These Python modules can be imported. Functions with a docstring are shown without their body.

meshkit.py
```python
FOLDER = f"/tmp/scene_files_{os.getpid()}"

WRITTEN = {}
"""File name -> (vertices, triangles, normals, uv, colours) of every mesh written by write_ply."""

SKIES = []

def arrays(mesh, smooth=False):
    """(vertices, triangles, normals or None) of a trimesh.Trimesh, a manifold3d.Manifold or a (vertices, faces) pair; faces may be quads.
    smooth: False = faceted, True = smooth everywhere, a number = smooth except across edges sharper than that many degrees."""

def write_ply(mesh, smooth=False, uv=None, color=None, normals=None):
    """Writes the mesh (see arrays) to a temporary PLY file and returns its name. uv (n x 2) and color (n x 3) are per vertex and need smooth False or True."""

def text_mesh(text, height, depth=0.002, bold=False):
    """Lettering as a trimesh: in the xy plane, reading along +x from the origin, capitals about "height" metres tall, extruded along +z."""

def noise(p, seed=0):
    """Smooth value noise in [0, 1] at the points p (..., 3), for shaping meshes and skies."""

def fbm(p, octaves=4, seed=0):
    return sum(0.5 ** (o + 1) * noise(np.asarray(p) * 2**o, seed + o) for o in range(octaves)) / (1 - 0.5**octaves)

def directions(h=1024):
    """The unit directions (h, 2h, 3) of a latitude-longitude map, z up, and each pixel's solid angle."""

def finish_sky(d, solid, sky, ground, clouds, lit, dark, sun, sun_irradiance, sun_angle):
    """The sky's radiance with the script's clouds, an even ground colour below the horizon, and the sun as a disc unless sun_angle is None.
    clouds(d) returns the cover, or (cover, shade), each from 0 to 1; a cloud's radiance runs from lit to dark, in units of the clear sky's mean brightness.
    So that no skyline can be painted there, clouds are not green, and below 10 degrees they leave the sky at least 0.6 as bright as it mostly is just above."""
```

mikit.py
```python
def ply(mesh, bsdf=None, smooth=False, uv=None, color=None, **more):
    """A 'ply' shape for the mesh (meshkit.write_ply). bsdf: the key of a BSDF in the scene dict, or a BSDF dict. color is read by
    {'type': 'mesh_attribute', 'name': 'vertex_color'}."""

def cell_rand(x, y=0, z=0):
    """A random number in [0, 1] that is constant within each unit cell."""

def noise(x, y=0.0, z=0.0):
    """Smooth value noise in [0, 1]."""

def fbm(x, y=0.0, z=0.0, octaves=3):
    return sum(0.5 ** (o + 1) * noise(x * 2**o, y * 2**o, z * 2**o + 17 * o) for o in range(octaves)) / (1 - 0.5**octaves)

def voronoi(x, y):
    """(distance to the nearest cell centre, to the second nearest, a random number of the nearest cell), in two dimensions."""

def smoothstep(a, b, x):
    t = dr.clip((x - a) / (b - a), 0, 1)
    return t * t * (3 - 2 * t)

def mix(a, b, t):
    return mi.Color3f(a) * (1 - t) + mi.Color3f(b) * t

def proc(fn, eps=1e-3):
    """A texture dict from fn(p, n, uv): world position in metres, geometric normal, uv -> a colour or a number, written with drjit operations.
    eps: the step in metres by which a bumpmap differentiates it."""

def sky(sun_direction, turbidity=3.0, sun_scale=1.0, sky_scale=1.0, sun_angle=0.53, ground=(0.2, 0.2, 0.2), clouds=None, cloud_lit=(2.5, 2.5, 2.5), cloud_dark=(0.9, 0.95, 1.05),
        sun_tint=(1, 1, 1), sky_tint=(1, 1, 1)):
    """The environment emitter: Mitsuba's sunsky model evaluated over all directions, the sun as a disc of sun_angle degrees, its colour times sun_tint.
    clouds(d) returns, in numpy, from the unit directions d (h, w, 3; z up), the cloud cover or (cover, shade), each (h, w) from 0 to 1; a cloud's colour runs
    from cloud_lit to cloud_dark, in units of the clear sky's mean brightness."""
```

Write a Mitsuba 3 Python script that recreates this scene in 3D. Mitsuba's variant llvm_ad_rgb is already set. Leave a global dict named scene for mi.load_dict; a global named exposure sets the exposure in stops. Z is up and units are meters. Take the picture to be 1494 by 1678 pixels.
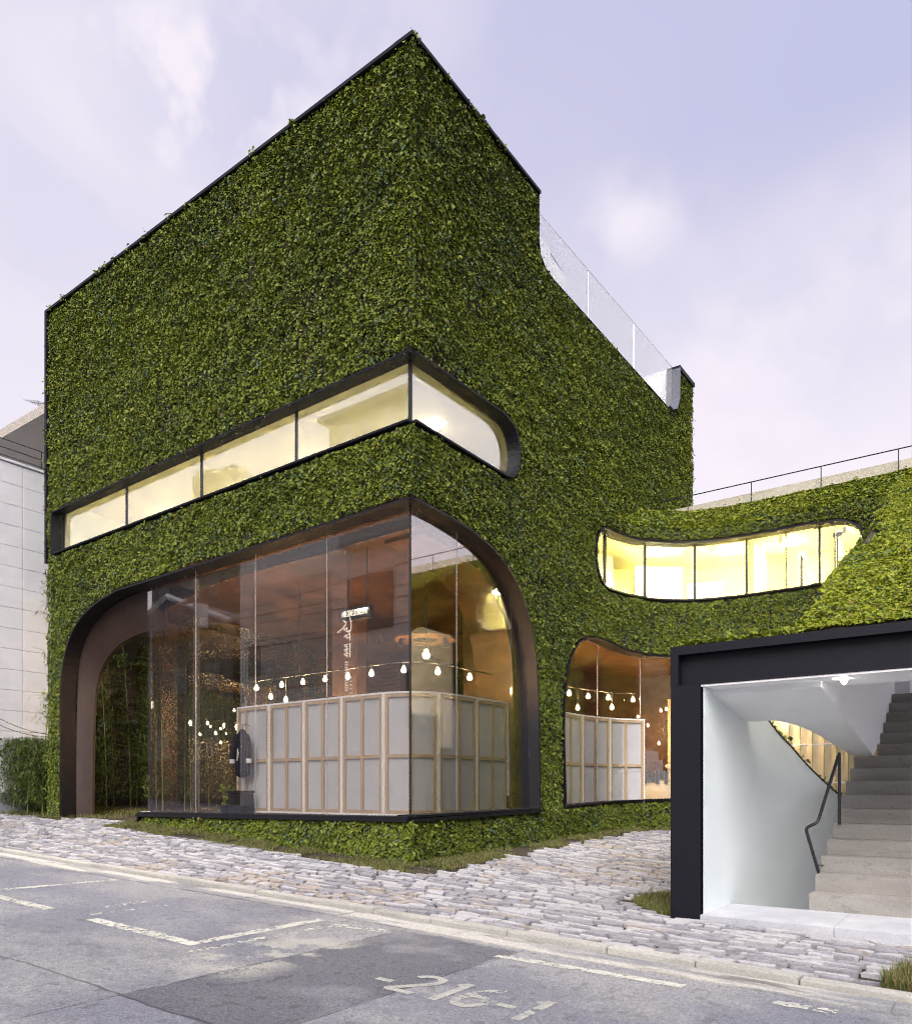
import math, numpy as np, trimesh, drjit as dr, mitsuba as mi, mikit, meshkit, shapely
from shapely.geometry import Polygon, box as sbox, LineString, MultiPolygon
from shapely.ops import unary_union
from mikit import noise, fbm, voronoi, cell_rand, smoothstep, mix
T = mi.ScalarTransform4f
rng = np.random.default_rng(7)
scene, labels = {}, {}

# ------------------------------------------------------------------ camera, sky, exposure
CAM = np.array([7.95, -9.81, 1.5])
scene['camera'] = {'type': 'perspective', 'fov': math.degrees(2 * math.atan(747 / 1256)), 'fov_axis': 'x',
                   'to_world': T().look_at(origin=CAM.tolist(), target=[CAM[0] - .5835, CAM[1] + .8121, 1.5], up=[0, 0, 1]),
                   'principal_point_offset_x': 0.0, 'principal_point_offset_y': -0.273, 'near_clip': 0.05, 'far_clip': 2000.0}
exposure = 3.78


# the small lit clouds in view: direction, size, strength
PUFFS = [(-0.6255, 0.43, 0.6511, 0.062, 1.1), (-0.6286, 0.4037, 0.6648, 0.044, 0.77), (-0.5757, 0.4638, 0.6734, 0.106, 0.61), (-0.5995, 0.4722, 0.6463, 0.062, 0.66), (-0.4991, 0.5138, 0.6978, 0.13, 0.4), (-0.305, 0.7499, 0.5871, 0.06, 0.62), (-0.3329, 0.737, 0.5883, 0.045, 0.4), (-0.6457, 0.434, 0.6282, 0.04, 0.5)]


def clouds(d):
    """A thin high dusk overcast: lavender overhead, paler and pinker towards the horizon, with a few lit puffs."""
    z = np.clip(d[..., 2], 0.02, 1)
    q = np.stack([d[..., 0] / (z + .35), d[..., 1] / (z + .35), np.zeros_like(z)], -1)
    soft = meshkit.fbm(q * 1.5 + 3.1, 4, 5)
    puff = meshkit.fbm(q * [7.5, 5.0, 1] + 9.2, 5, 11)
    fine = meshkit.fbm(np.stack([d[..., 0] * 1.4, d[..., 1] * 1.4, d[..., 2]], -1) * 13 + 5.5, 5, 31)
    region = np.clip((meshkit.noise(q * 2.1 + 21.7, 3) - .40) * 2.6, 0, 1)
    p = np.clip((puff - .44) * 4.0, 0, 1) * region
    s = np.clip((z - .30) / .33, 0, 1) ** .85
    s = np.clip(s - 1.1 * (soft - .45) * (.25 + s), 0, 1)
    for (vx, vy, vz, w, k) in PUFFS:
        g = np.exp(-((d[..., 0] - vx) ** 2 + (d[..., 1] - vy) ** 2 + 2.2 * (d[..., 2] - vz) ** 2) / w ** 2)
        p = np.clip(p + k * g * np.clip((fine - .40) * 3.4, 0, 1), 0, 1)
    return np.full(z.shape, .985), np.clip(s * (1 - .8 * p), 0, 1)


scene['sky'] = mikit.sky([0.36, -0.78, .70], turbidity=3.0, sun_scale=0.30, sky_scale=0.60, sun_angle=45, ground=(.2, .2, .2),
                         clouds=clouds, cloud_lit=(1.40, 1.29, 1.38), cloud_dark=(.79, .80, 1.11), sun_tint=(.80, .91, 1.18))


# ------------------------------------------------------------------ helpers
def num(k):
    if k not in scene and not any(s.startswith(k + '__') for s in scene) and k not in labels:
        return k
    i = 1
    while True:
        q = f'{k}_{i:03d}'
        if q not in scene and q not in labels and not any(s.startswith(q + '__') for s in scene):
            return q
        i += 1


counts = {}


def partkey(parent, name):
    c = counts.get((parent, name), 0)
    counts[(parent, name)] = c + 1
    return f'{parent}__{name}' + (f'_{c:03d}' if c else '')


def thing(name, label=None, cat=None, group=None, kind=None):
    k = num(name)
    d = {}
    if label: d['label'] = label
    if cat: d['category'] = cat
    if group: d['group'] = group
    if kind: d['kind'] = kind
    labels[k] = d
    return k


def part(parent, name, mesh, mat, smooth=False, color=None, label=None, kind=None, **more):
    k = partkey(parent, name)
    scene[k] = mikit.ply(mesh, mat, smooth=smooth, color=color, **more)
    if label or kind:
        labels[k] = {kk: vv for kk, vv in (('label', label), ('kind', kind)) if vv}
    return k


def whole(k, mesh, mat, smooth=False, color=None, **more):
    scene[k] = mikit.ply(mesh, mat, smooth=smooth, color=color, **more)
    return k


def bx(x0, x1, y0, y1, z0, z1):
    m = trimesh.creation.box((x1 - x0, y1 - y0, z1 - z0))
    m.apply_translation(((x0 + x1) / 2, (y0 + y1) / 2, (z0 + z1) / 2))
    return m


def cham(x0, x1, y0, y1, z0, z1, c=.01):
    """A box with chamfered edges."""
    pts = []
    for sx in (0, 1):
        for sy in (0, 1):
            for sz in (0, 1):
                X, Y, Z = (x0, x1)[sx], (y0, y1)[sy], (z0, z1)[sz]
                dx, dy, dz = c * (1 - 2 * sx), c * (1 - 2 * sy), c * (1 - 2 * sz)
                pts += [(X + dx, Y + dy, Z), (X + dx, Y, Z + dz), (X, Y + dy, Z + dz)]
    return trimesh.convex.convex_hull(np.array(pts))


def cat(ms):
    return trimesh.util.concatenate([m for m in ms if m is not None])


def tube(points, r, n=8, caps=True):
    p = np.asarray(points, float)
    t = np.gradient(p, axis=0) if len(p) > 2 else np.repeat((p[1] - p[0])[None], 2, 0)
    t = t / (np.linalg.norm(t, axis=1, keepdims=True) + 1e-12)
    ref = np.where(np.abs(t[:, 2:]) < .9, [[0, 0, 1.]], [[1., 0, 0]])
    a = np.cross(t, ref); a /= np.linalg.norm(a, axis=1, keepdims=True)
    for i in range(1, len(a)):
        a[i] = a[i - 1] - t[i] * (a[i - 1] @ t[i]); a[i] /= np.linalg.norm(a[i])
    b = np.cross(t, a)
    ang = np.arange(n) * 2 * np.pi / n
    rr = np.broadcast_to(r, (len(p),))[:, None, None]
    v = (p[:, None] + rr * (np.cos(ang)[None, :, None] * a[:, None] + np.sin(ang)[None, :, None] * b[:, None])).reshape(-1, 3)
    f = []
    for i in range(len(p) - 1):
        for j in range(n):
            q = [i * n + j, i * n + (j + 1) % n, (i + 1) * n + (j + 1) % n, (i + 1) * n + j]
            f += [[q[0], q[1], q[2]], [q[0], q[2], q[3]]]
    if caps:
        c0, c1 = len(v), len(v) + 1
        v = np.vstack([v, p[:1], p[-1:]])
        m = (len(p) - 1) * n
        for j in range(n):
            f += [[c0, (j + 1) % n, j], [c1, m + j, m + (j + 1) % n]]
    m = trimesh.Trimesh(v, np.array(f), process=False)
    if m.volume < 0: m.invert()
    return m


def round_line(pts, r=.06, n=5):
    """A polyline with its corners rounded."""
    p = [np.array(q, float) for q in pts]
    out = [p[0]]
    for i in range(1, len(p) - 1):
        a, b = p[i - 1] - p[i], p[i + 1] - p[i]
        ra = min(r, np.linalg.norm(a) / 2.1, np.linalg.norm(b) / 2.1)
        A, B = p[i] + a / np.linalg.norm(a) * ra, p[i] + b / np.linalg.norm(b) * ra
        for t in np.linspace(0, 1, n):
            out.append((1 - t) ** 2 * A + 2 * t * (1 - t) * p[i] + t * t * B)
    return np.array(out + [p[-1]])


def ball(c, r, sub=2):
    m = trimesh.creation.icosphere(sub, r); m.apply_translation(c); return m


def chaikin(pts, it=2):
    p = np.array(pts, float)
    for _ in range(it):
        q = np.empty((2 * (len(p) - 1), p.shape[1]))
        q[0::2], q[1::2] = .75 * p[:-1] + .25 * p[1:], .25 * p[:-1] + .75 * p[1:]
        p = np.vstack([p[:1], q, p[-1:]])
    return p


def polys(g):
    return [q for q in getattr(g, 'geoms', [g]) if q.geom_type == 'Polygon' and q.area > 1e-6]


def slab(poly, d0, d1, mapper, step=None):
    """Polygon in (s, z) thickened from depth d0 to d1 (inwards) and carried to 3-D by mapper(s, depth, z)."""
    ms = []
    pieces = polys(poly)
    if step:
        a, b = poly.bounds[0], poly.bounds[2]
        pieces = []
        for i in range(int((b - a) / step) + 1):
            pieces += polys(poly.intersection(sbox(a + i * step, -50, min(b, a + (i + 1) * step), 80)))
    for g in pieces:
        m = trimesh.creation.extrude_polygon(g, d1 - d0, engine='earcut')
        v = np.array(m.vertices)
        w = mapper(v[:, 0], v[:, 2] + d0, v[:, 1])
        m2 = trimesh.Trimesh(w, m.faces, process=False)
        ms.append(m2)
    m = cat(ms)
    if m.volume < 0: m.invert()
    return m


def sheet(fn, nu, nv):
    u, v = np.meshgrid(np.linspace(0, 1, nu), np.linspace(0, 1, nv), indexing='ij')
    p = fn(u.ravel(), v.ravel())
    i, j = np.meshgrid(np.arange(nu - 1), np.arange(nv - 1), indexing='ij')
    a = (i * nv + j).ravel()
    f = np.vstack([np.stack([a, a + nv, a + nv + 1], 1), np.stack([a, a + nv + 1, a + 1], 1)])
    return trimesh.Trimesh(p, f, process=False)


def quad(a, b, c, d):
    return trimesh.Trimesh(np.array([a, b, c, d], float), [[0, 1, 2], [0, 2, 3]], process=False)


# ------------------------------------------------------------------ materials
def two(b): return {'type': 'twosided', 'bsdf': b}
def pr(col, rough=.6, spec=.4, **k): return {'type': 'principled', 'base_color': {'type': 'rgb', 'value': list(col)} if isinstance(col, (tuple, list)) else col, 'roughness': rough, 'specular': spec, **k}
def M(name, b): scene[name] = b; return name
VC = {'type': 'mesh_attribute', 'name': 'vertex_color'}
M('mat_leaf', two(pr(VC, .5, .28)))
M('mat_grass', two(pr(VC, .6, .3)))
M('mat_vertex', two(pr(VC, .8, .25)))


def f_felt(p, n, uv):
    return mix((.040, .038, .028), (.075, .068, .048), fbm(p.x * 6, p.y * 6, p.z * 6, 3))
M('mat_felt', two(pr(mikit.proc(f_felt), .95, .1)))
M('mat_black_steel', two(pr((.0065, .0072, .0125), .5, .22)))
M('mat_dark_frame', two(pr((.0075, .0075, .0105), .45, .3)))
M('mat_seal', two(pr((.02, .02, .022), .5)))
M('mat_pale_seal', two(pr((.30, .29, .30), .4)))


def f_brown(p, n, uv):
    a = fbm(p.x * .9 + 3, p.y * .9, p.z * 1.3, 4)
    b = fbm(p.x * 9, p.y * 9, p.z * 5 + 4, 3)
    c = mix((.034, .016, .007), (.11, .052, .020), smoothstep(.25, .8, a))
    return c * (.8 + .4 * b)
M('mat_brown_plaster', two(pr(mikit.proc(f_brown), .5, .35)))


def f_bronze(p, n, uv):
    a = fbm(p.x * 2.0, p.y * 2.0, p.z * .8, 4)
    return mix((.028, .018, .016), (.060, .036, .026), a)
M('mat_bronze', two(pr(mikit.proc(f_bronze), .45, .45)))
M('mat_soffit_wood', two(pr((.16, .075, .03), .45, .4)))
M('mat_glass', {'type': 'thindielectric', 'int_ior': 2.45, 'ext_ior': 1.0, 'specular_transmittance': {'type': 'rgb', 'value': [.93, .93, .92]}})
M('mat_glass_clear', {'type': 'thindielectric', 'int_ior': 1.5, 'ext_ior': 1.0})
M('mat_glass_upper', {'type': 'thindielectric', 'int_ior': 3.1, 'ext_ior': 1.0, 'specular_transmittance': {'type': 'rgb', 'value': [.96, .96, .88]}})
M('mat_glass_yellow', {'type': 'thindielectric', 'int_ior': 1.7, 'ext_ior': 1.0, 'specular_transmittance': {'type': 'rgb', 'value': [.98, .97, .84]}})
M('mat_frosted', two(pr((.80, .81, .84), .35, .5)))


def f_white(p, n, uv):
    return mix((.77, .785, .80), (.82, .83, .84), fbm(p.x * 2.5, p.y * 2.5, p.z * 2.5, 4))
M('mat_white_paint', two(pr(mikit.proc(f_white), .55, .35)))


def f_pale(p, n, uv):
    return mix((.62, .70, .72), (.70, .765, .78), fbm(p.x * 1.5, p.y * 1.5, p.z * 1.2, 4))
M('mat_pale_wall', two(pr(mikit.proc(f_pale), .5, .35)))
M('mat_warm_white', two(pr((.78, .74, .56), .6, .3)))
M('mat_yellow_paint', two(pr((.82, .77, .48), .6, .3)))
M('mat_pale_yellow', two(pr((.78, .77, .62), .6, .3)))
M('mat_glass_rail', {'type': 'principledthin', 'base_color': {'type': 'rgb', 'value': [.88, .89, .9]}, 'roughness': .03, 'spec_trans': .72, 'diff_trans': 1.0, 'eta': 1.35})
M('mat_grey_metal', two(pr((.11, .12, .15), .4, .4)))


def f_stair(p, n, uv):
    a = fbm(p.x * 1.7 + 5, p.y * 3, p.z * 6, 4)
    v = fbm(p.x * 2.2 + a * 2, p.y * 2.2, p.z * 3 + 9, 4)
    vein = smoothstep(.02, .0, dr.abs(v - .5))
    sp = fbm(p.x * 60, p.y * 60, p.z * 60, 2)
    c = mix((.20, .190, .175), (.31, .298, .28), a)
    return mix(c * (.85 + .3 * sp), (.11, .10, .09), vein * .3)
M('mat_stair_stone', two(pr(mikit.proc(f_stair), .6, .35)))


def f_marble(p, n, uv):
    a = fbm(p.x * 4, p.y * 4, p.z * 4, 4)
    sp = fbm(p.x * 70, p.y * 70, p.z * 70, 2)
    return mix((.36, .375, .41), (.52, .53, .56), a) * (.86 + .28 * sp)
M('mat_marble', two(pr(mikit.proc(f_marble), .5, .4)))


def f_stone(p, n, uv):
    return (.72 + .56 * fbm(p.x * 38, p.y * 38, p.z * 38, 3)) * mix((.95, .95, .95), (1.05, 1.03, 1.0), fbm(p.x * 5, p.y * 5, 1, 2))
def f_stone_rgb(c0, c1):
    return lambda p, n, uv: mix(c0, c1, fbm(p.x * 5, p.y * 5, p.z * 5, 3)) * (.72 + .56 * fbm(p.x * 45, p.y * 45, p.z * 45, 3))
STONE = [M('mat_stone_pale', two(pr(mikit.proc(f_stone_rgb((.31, .31, .325), (.43, .43, .44))), .75, .3))),
         M('mat_stone_grey', two(pr(mikit.proc(f_stone_rgb((.19, .19, .21), (.31, .31, .335))), .7, .3))),
         M('mat_stone_warm', two(pr(mikit.proc(f_stone_rgb((.26, .23, .21), (.37, .34, .31))), .75, .3)))]


def f_earth(p, n, uv):
    a = fbm(p.x * 3, p.y * 3, 0, 4)
    b = fbm(p.x * 55, p.y * 55, 2, 2)
    return mix((.028, .024, .020), (.075, .065, .05), a) * (.6 + .8 * b)
M('mat_earth', two(pr(mikit.proc(f_earth), .95, .1)))


def f_kerb(p, n, uv):
    a = fbm(p.x * 2, p.y * 6, 0, 4)
    b = fbm(p.x * 60, p.y * 60, p.z * 60, 2)
    return mix((.27, .27, .25), (.44, .435, .39), a) * (.75 + .5 * b)
M('mat_kerb', two(pr(mikit.proc(f_kerb), .8, .25)))


def f_gutter(p, n, uv):
    a = fbm(p.x * 1.1, p.y * 5, 3, 5)
    b = fbm(p.x * 50, p.y * 50, 1, 2)
    c = mix((.20, .205, .215), (.40, .395, .36), smoothstep(.3, .65, a))
    return mix(c, (.16, .155, .145), smoothstep(.62, .75, fbm(p.x * .8 + 9, p.y * 3, 7, 4))) * (.75 + .5 * b)
M('mat_gutter', two(pr(mikit.proc(f_gutter), .85, .25)))


def f_road(p, n, uv):
    agg = fbm(p.x * 75, p.y * 75, 0, 2)
    fine = noise(p.x * 160, p.y * 160, 3)
    a = fbm(p.x * .55 + 4, p.y * .9, 0, 5)
    dusty = smoothstep(.40, .74, fbm(p.x * .8 + 1.5, p.y * 1.6 + 7, 2, 5) * .8 + .2 * fbm(p.x * 14, p.y * 14, 4, 3) + .12 * smoothstep(-4.6, -3.4, p.y))
    base = mix((.122, .127, .152), (.190, .196, .225), a)
    base = mix(base, (.30, .30, .285), dusty * .50)
    # rectangular repair of newer, darker asphalt with saw-cut edges
    w = .05 * (fbm(p.x * 3, p.y * 3, 5, 4) - .5)
    patch = smoothstep(2.56, 2.59, p.x + w) * smoothstep(4.09, 4.06, p.x + w) * smoothstep(-6.66, -6.63, p.y + w) * smoothstep(-3.30, -3.42, p.y + 3 * w)
    thin = smoothstep(.30, .50, fbm(p.x * 1.6, p.y * 1.6, 9, 5))
    base = mix(base, mix((.066, .069, .085), (.105, .108, .128), a), patch * (.42 + .42 * thin))
    # old smeared paint and cement beside the repair
    box = smoothstep(1.75, 2.1, p.x) * smoothstep(3.1, 2.6, p.x) * smoothstep(-6.0, -5.6, p.y) * smoothstep(-3.9, -4.4, p.y)
    smear = smoothstep(.44, .56, fbm(p.x * 2.4, p.y * 2.4, 15, 5) + .10 * (agg - .5)) * box
    base = mix(base, (.34, .335, .30), smear * .75)
    # seams and hairline cracks
    cr = dr.abs(p.x - 2.575 + .03 * (fbm(p.y * 2.5, 3, 1, 3) - .5))
    base = base * (1 - .45 * smoothstep(.018, .005, cr) * smoothstep(.3, .5, fbm(p.x * 4, p.y * 4, 8, 3)))
    cr1 = dr.abs(p.x - 4.08 + .03 * (fbm(p.y * 2.5, 7, 1, 3) - .5))
    base = base * (1 - .40 * smoothstep(.014, .004, cr1))
    cr2 = dr.abs(p.y + 6.63 + .10 * (fbm(p.x * 1.6, 3, 5, 4) - .5))
    base = base * (1 - .5 * smoothstep(.022, .005, cr2))
    spot = smoothstep(.70, .74, fbm(p.x * 9, p.y * 9, 12, 3))
    base = base * (1 - .22 * spot)
    speck = smoothstep(.78, .9, fine)
    return base * (.62 + .76 * agg) + mi.Color3f(.10) * speck * agg
def b_road(p, n, uv): return .006 * fbm(p.x * 70, p.y * 70, 0, 2) + .004 * fbm(p.x * 2, p.y * 2, 1, 3)
M('mat_road', two({'type': 'bumpmap', 'arbitrary': mikit.proc(b_road, 2e-3), 'scale': 1.0, 'bsdf': pr(mikit.proc(f_road), .8, .3)}))


def f_mark(p, n, uv):
    return mix((.36, .365, .335), (.54, .54, .48), fbm(p.x * 6, p.y * 6, 0, 3)) * (.75 + .5 * fbm(p.x * 70, p.y * 70, 0, 2))
M('mat_marking_faded', two(pr(mikit.proc(lambda p, n, uv: mix((.25, .255, .25), (.40, .40, .36), fbm(p.x * 9, p.y * 9, 0, 3)) * (.7 + .6 * fbm(p.x * 75, p.y * 75, 0, 2))), .8, .25)))
M('mat_marking', two(pr(mikit.proc(f_mark), .8, .25)))


def f_tile(p, n, uv):
    return mix((.79, .805, .84), (.86, .87, .89), fbm(p.x * 1.5, p.y * 1.5, p.z * .8, 3)) * (.97 + .06 * cell_rand(p.y * .83, p.z * 1.78))
M('mat_tile', two(pr(mikit.proc(f_tile), .32, .5)))
M('mat_joint', two(pr((.30, .31, .34), .8)))


def f_conc(p, n, uv):
    a = fbm(p.x * 1.6, p.y * 1.6, p.z * 3, 4)
    return mix((.42, .40, .32), (.56, .53, .43), a) * (.92 + .16 * fbm(p.x * 12, p.y * 12, p.z * 12, 2))
M('mat_concrete', two(pr(mikit.proc(f_conc), .8, .25)))
M('mat_floor', two(pr((.055, .052, .058), .22, .5)))


def f_canvas(p, n, uv):
    t = noise(p.x * 260, p.y * 260, p.z * 4) * .5 + noise(p.x * 4, p.y * 4, p.z * 260) * .5
    return mix((.44, .44, .46), (.53, .53, .55), t) * (.92 + .16 * fbm(p.x * 2, p.y * 2, p.z * 2, 3))
M('mat_canvas', two(pr(mikit.proc(f_canvas), .9, .1)))


def f_wood(p, n, uv):
    g = fbm(p.x * 14, p.y * 14, p.z * 1.5, 3)
    return mix((.36, .26, .16), (.50, .38, .25), g)
M('mat_pine', two(pr(mikit.proc(f_wood), .6, .3)))
M('mat_canvas_edge', two(pr((.78, .77, .75), .8, .2)))
M('mat_coat', two(pr((.012, .014, .022), .85, .15, sheen=.4)))
M('mat_cuff', two(pr((.7, .7, .7), .8, .2)))
M('mat_script', two(pr((.42, .41, .40), .8, .2)))
M('mat_black', two(pr((.012, .012, .014), .5, .4)))
M('mat_rail_black', two(pr((.02, .02, .026), .35, .5)))
M('mat_silver', two({'type': 'principled', 'base_color': {'type': 'rgb', 'value': [.62, .63, .66]}, 'metallic': .9, 'roughness': .35}))
M('mat_cream', two(pr((.66, .57, .38), .6, .3)))
M('mat_culm', two(pr((.20, .24, .07), .45, .4)))


def f_siding(p, n, uv):
    return mix((.14, .075, .025), (.24, .13, .045), fbm(p.x * 3, p.y * 3, p.z * 25, 3))
M('mat_siding', two(pr(mikit.proc(f_siding), .7, .3)))
M('mat_brick_red', two(pr((.10, .045, .025), .8, .25)))
M('mat_corrugated', two(pr((.58, .56, .54), .45, .45)))
M('mat_render_wall', two(pr((.40, .37, .33), .8, .25)))
M('mat_dim_wall', two(pr((.13, .115, .10), .85, .2)))
M('mat_house_white', two(pr((.66, .66, .66), .7, .3)))
M('mat_window_dark', two(pr((.03, .03, .035), .12, .6)))
M('mat_ground', two(pr((.18, .17, .15), .9, .1)))
M('mat_roof_tile', two(pr((.10, .10, .12), .7, .3)))
M('mat_petal', two(pr((.72, .66, .50), .7, .3)))
def glow(c, r): return {'type': 'area', 'radiance': {'type': 'rgb', 'value': [c[0] * r, c[1] * r, c[2] * r]}}
WARM = (1.0, .60, .25)


def lamp(parent, name, mesh, c, r, label=None):
    k = part(parent, name, mesh, 'mat_petal', smooth=True, label=label)
    scene[k]['emitter'] = glow(c, r)
    return k


# ------------------------------------------------------------------ ground levels
def zk(x): return .12 - .031 * x                                   # along the kerb
def zb(x): return np.where(x < 0, np.interp(x, [-40, -20, -11.8, -7.8, 0], [1.5, 1.1, .91, .83, .35]), np.where(x < 4.6, .35 - .078 * x, -.009 - .03 * (x - 4.6)))
def zg(x, y):
    x, y = np.asarray(x, float), np.asarray(y, float)
    t = np.clip((y + 2.76) / 2.76, 0, 1)
    return zk(x) + (zb(x) - zk(x)) * t + .03 * np.clip(y, 0, 30)
def zr(x, y): return .06 - .031 * np.asarray(x, float) + 0 * np.asarray(y, float)

thing('road', kind='structure'); thing('forecourt', kind='structure'); thing('ground', kind='structure')
xs = np.r_[-90, -60, -40, np.linspace(-30, 20, 51), 40]
ys = np.r_[-30, -20, np.linspace(-16, -2.74, 20)]
def grid(xs, ys, zf):
    X, Y = np.meshgrid(xs, ys, indexing='ij')
    p = np.stack([X.ravel(), Y.ravel(), np.broadcast_to(zf(X, Y), X.shape).ravel()], 1)
    nv = len(ys); i, j = np.meshgrid(np.arange(len(xs) - 1), np.arange(nv - 1), indexing='ij'); a = (i * nv + j).ravel()
    return trimesh.Trimesh(p, np.vstack([np.stack([a, a + nv, a + nv + 1], 1), np.stack([a, a + nv + 1, a + 1], 1)]), process=False)
part('road', 'asphalt', grid(xs, ys, zr), 'mat_road', smooth=True)
eb = [grid(np.r_[-60, -40, np.linspace(-30, 14, 89)], np.linspace(-2.72, -.60, 10), lambda x, y: zg(x, y) - .055), grid(np.r_[-60, -40, np.linspace(-30, 4.7, 70)], np.linspace(-.60, 16, 50), lambda x, y: zg(x, y) - .055)]
part('forecourt', 'earth_bed', cat(eb), 'mat_earth', smooth=True)
whole('ground', bx(-300, 300, -300, 300, -3.4, -3.2), 'mat_ground')

# concrete gutter slabs between road and kerb, each a little tilted
x = -17.0
while x < 12:
    L = rng.uniform(1.3, 2.6)
    w = .34 + .05 * rng.random()
    tl = rng.uniform(-.006, .006)
    v = [(x + .008, -2.90 - w), (x + L - .008, -2.90 - w + rng.uniform(-.02, .02)), (x + L - .008, -2.895), (x + .008, -2.895)]
    top = [(a, b, float(zr(a, b)) + .016 + tl * (a - x)) for a, b in v]
    m = trimesh.Trimesh(np.array(top + [(a, b, float(zr(a, b)) - .05) for a, b in v]), [[0, 1, 2], [0, 2, 3], [4, 5, 1], [4, 1, 0], [5, 6, 2], [5, 2, 1], [6, 7, 3], [6, 3, 2], [7, 4, 0], [7, 0, 3]], process=False)
    part('road', 'gutter_slab', m, 'mat_gutter'); x += L
# kerb stones
x = -17.3
while x < 12:
    L = rng.uniform(.85, 1.15)
    z = float(zk(x + L / 2)); dz = rng.uniform(-.008, .008)
    m = cham(-L / 2 + .006, L / 2 - .006, -.085, .075, -.14, .012, .012)
    M4 = trimesh.transformations.rotation_matrix(math.atan(.031) + rng.uniform(-.006, .006), (0, 1, 0)); m.apply_transform(M4)
    m.apply_transform(trimesh.transformations.rotation_matrix(rng.uniform(-.008, .008), (0, 0, 1)))
    m.apply_translation((x + L / 2, -2.79 + rng.uniform(-.01, .01), z + dz))
    part('forecourt', 'kerb_stone', m, 'mat_kerb'); x += L


# worn painted markings: small flakes of paint left on the road
def worn(poly, keep, seed, cell=.018):
    a, b, c, d = poly.bounds
    X, Y = np.meshgrid(np.arange(a, c, cell), np.arange(b, d, cell))
    X, Y = X.ravel(), Y.ravel()
    inside = shapely.contains_xy(poly, X + cell / 2, Y + cell / 2)
    P = np.stack([X, Y, X * 0], -1)
    nz = .40 * meshkit.fbm(P * 5, 3, seed) + .60 * meshkit.fbm(P * 30, 2, seed + 1)
    ok = inside & (nz < keep)
    X, Y = X[ok], Y[ok]
    n = len(X); o = np.zeros((n, 4, 3))
    for k, (i, j) in enumerate(((0, 0), (1, 0), (1, 1), (0, 1))):
        o[:, k, 0], o[:, k, 1] = X + i * cell, Y + j * cell
    o[..., 2] = zr(o[..., 0], o[..., 1]) + .005
    q = np.arange(n)[:, None] * 4
    return o.reshape(-1, 3), np.vstack([q + [0, 1, 2], q + [0, 2, 3]])
def lines(*segs): return unary_union([LineString(s).buffer(w / 2, cap_style=2) for s, w in segs])
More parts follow.
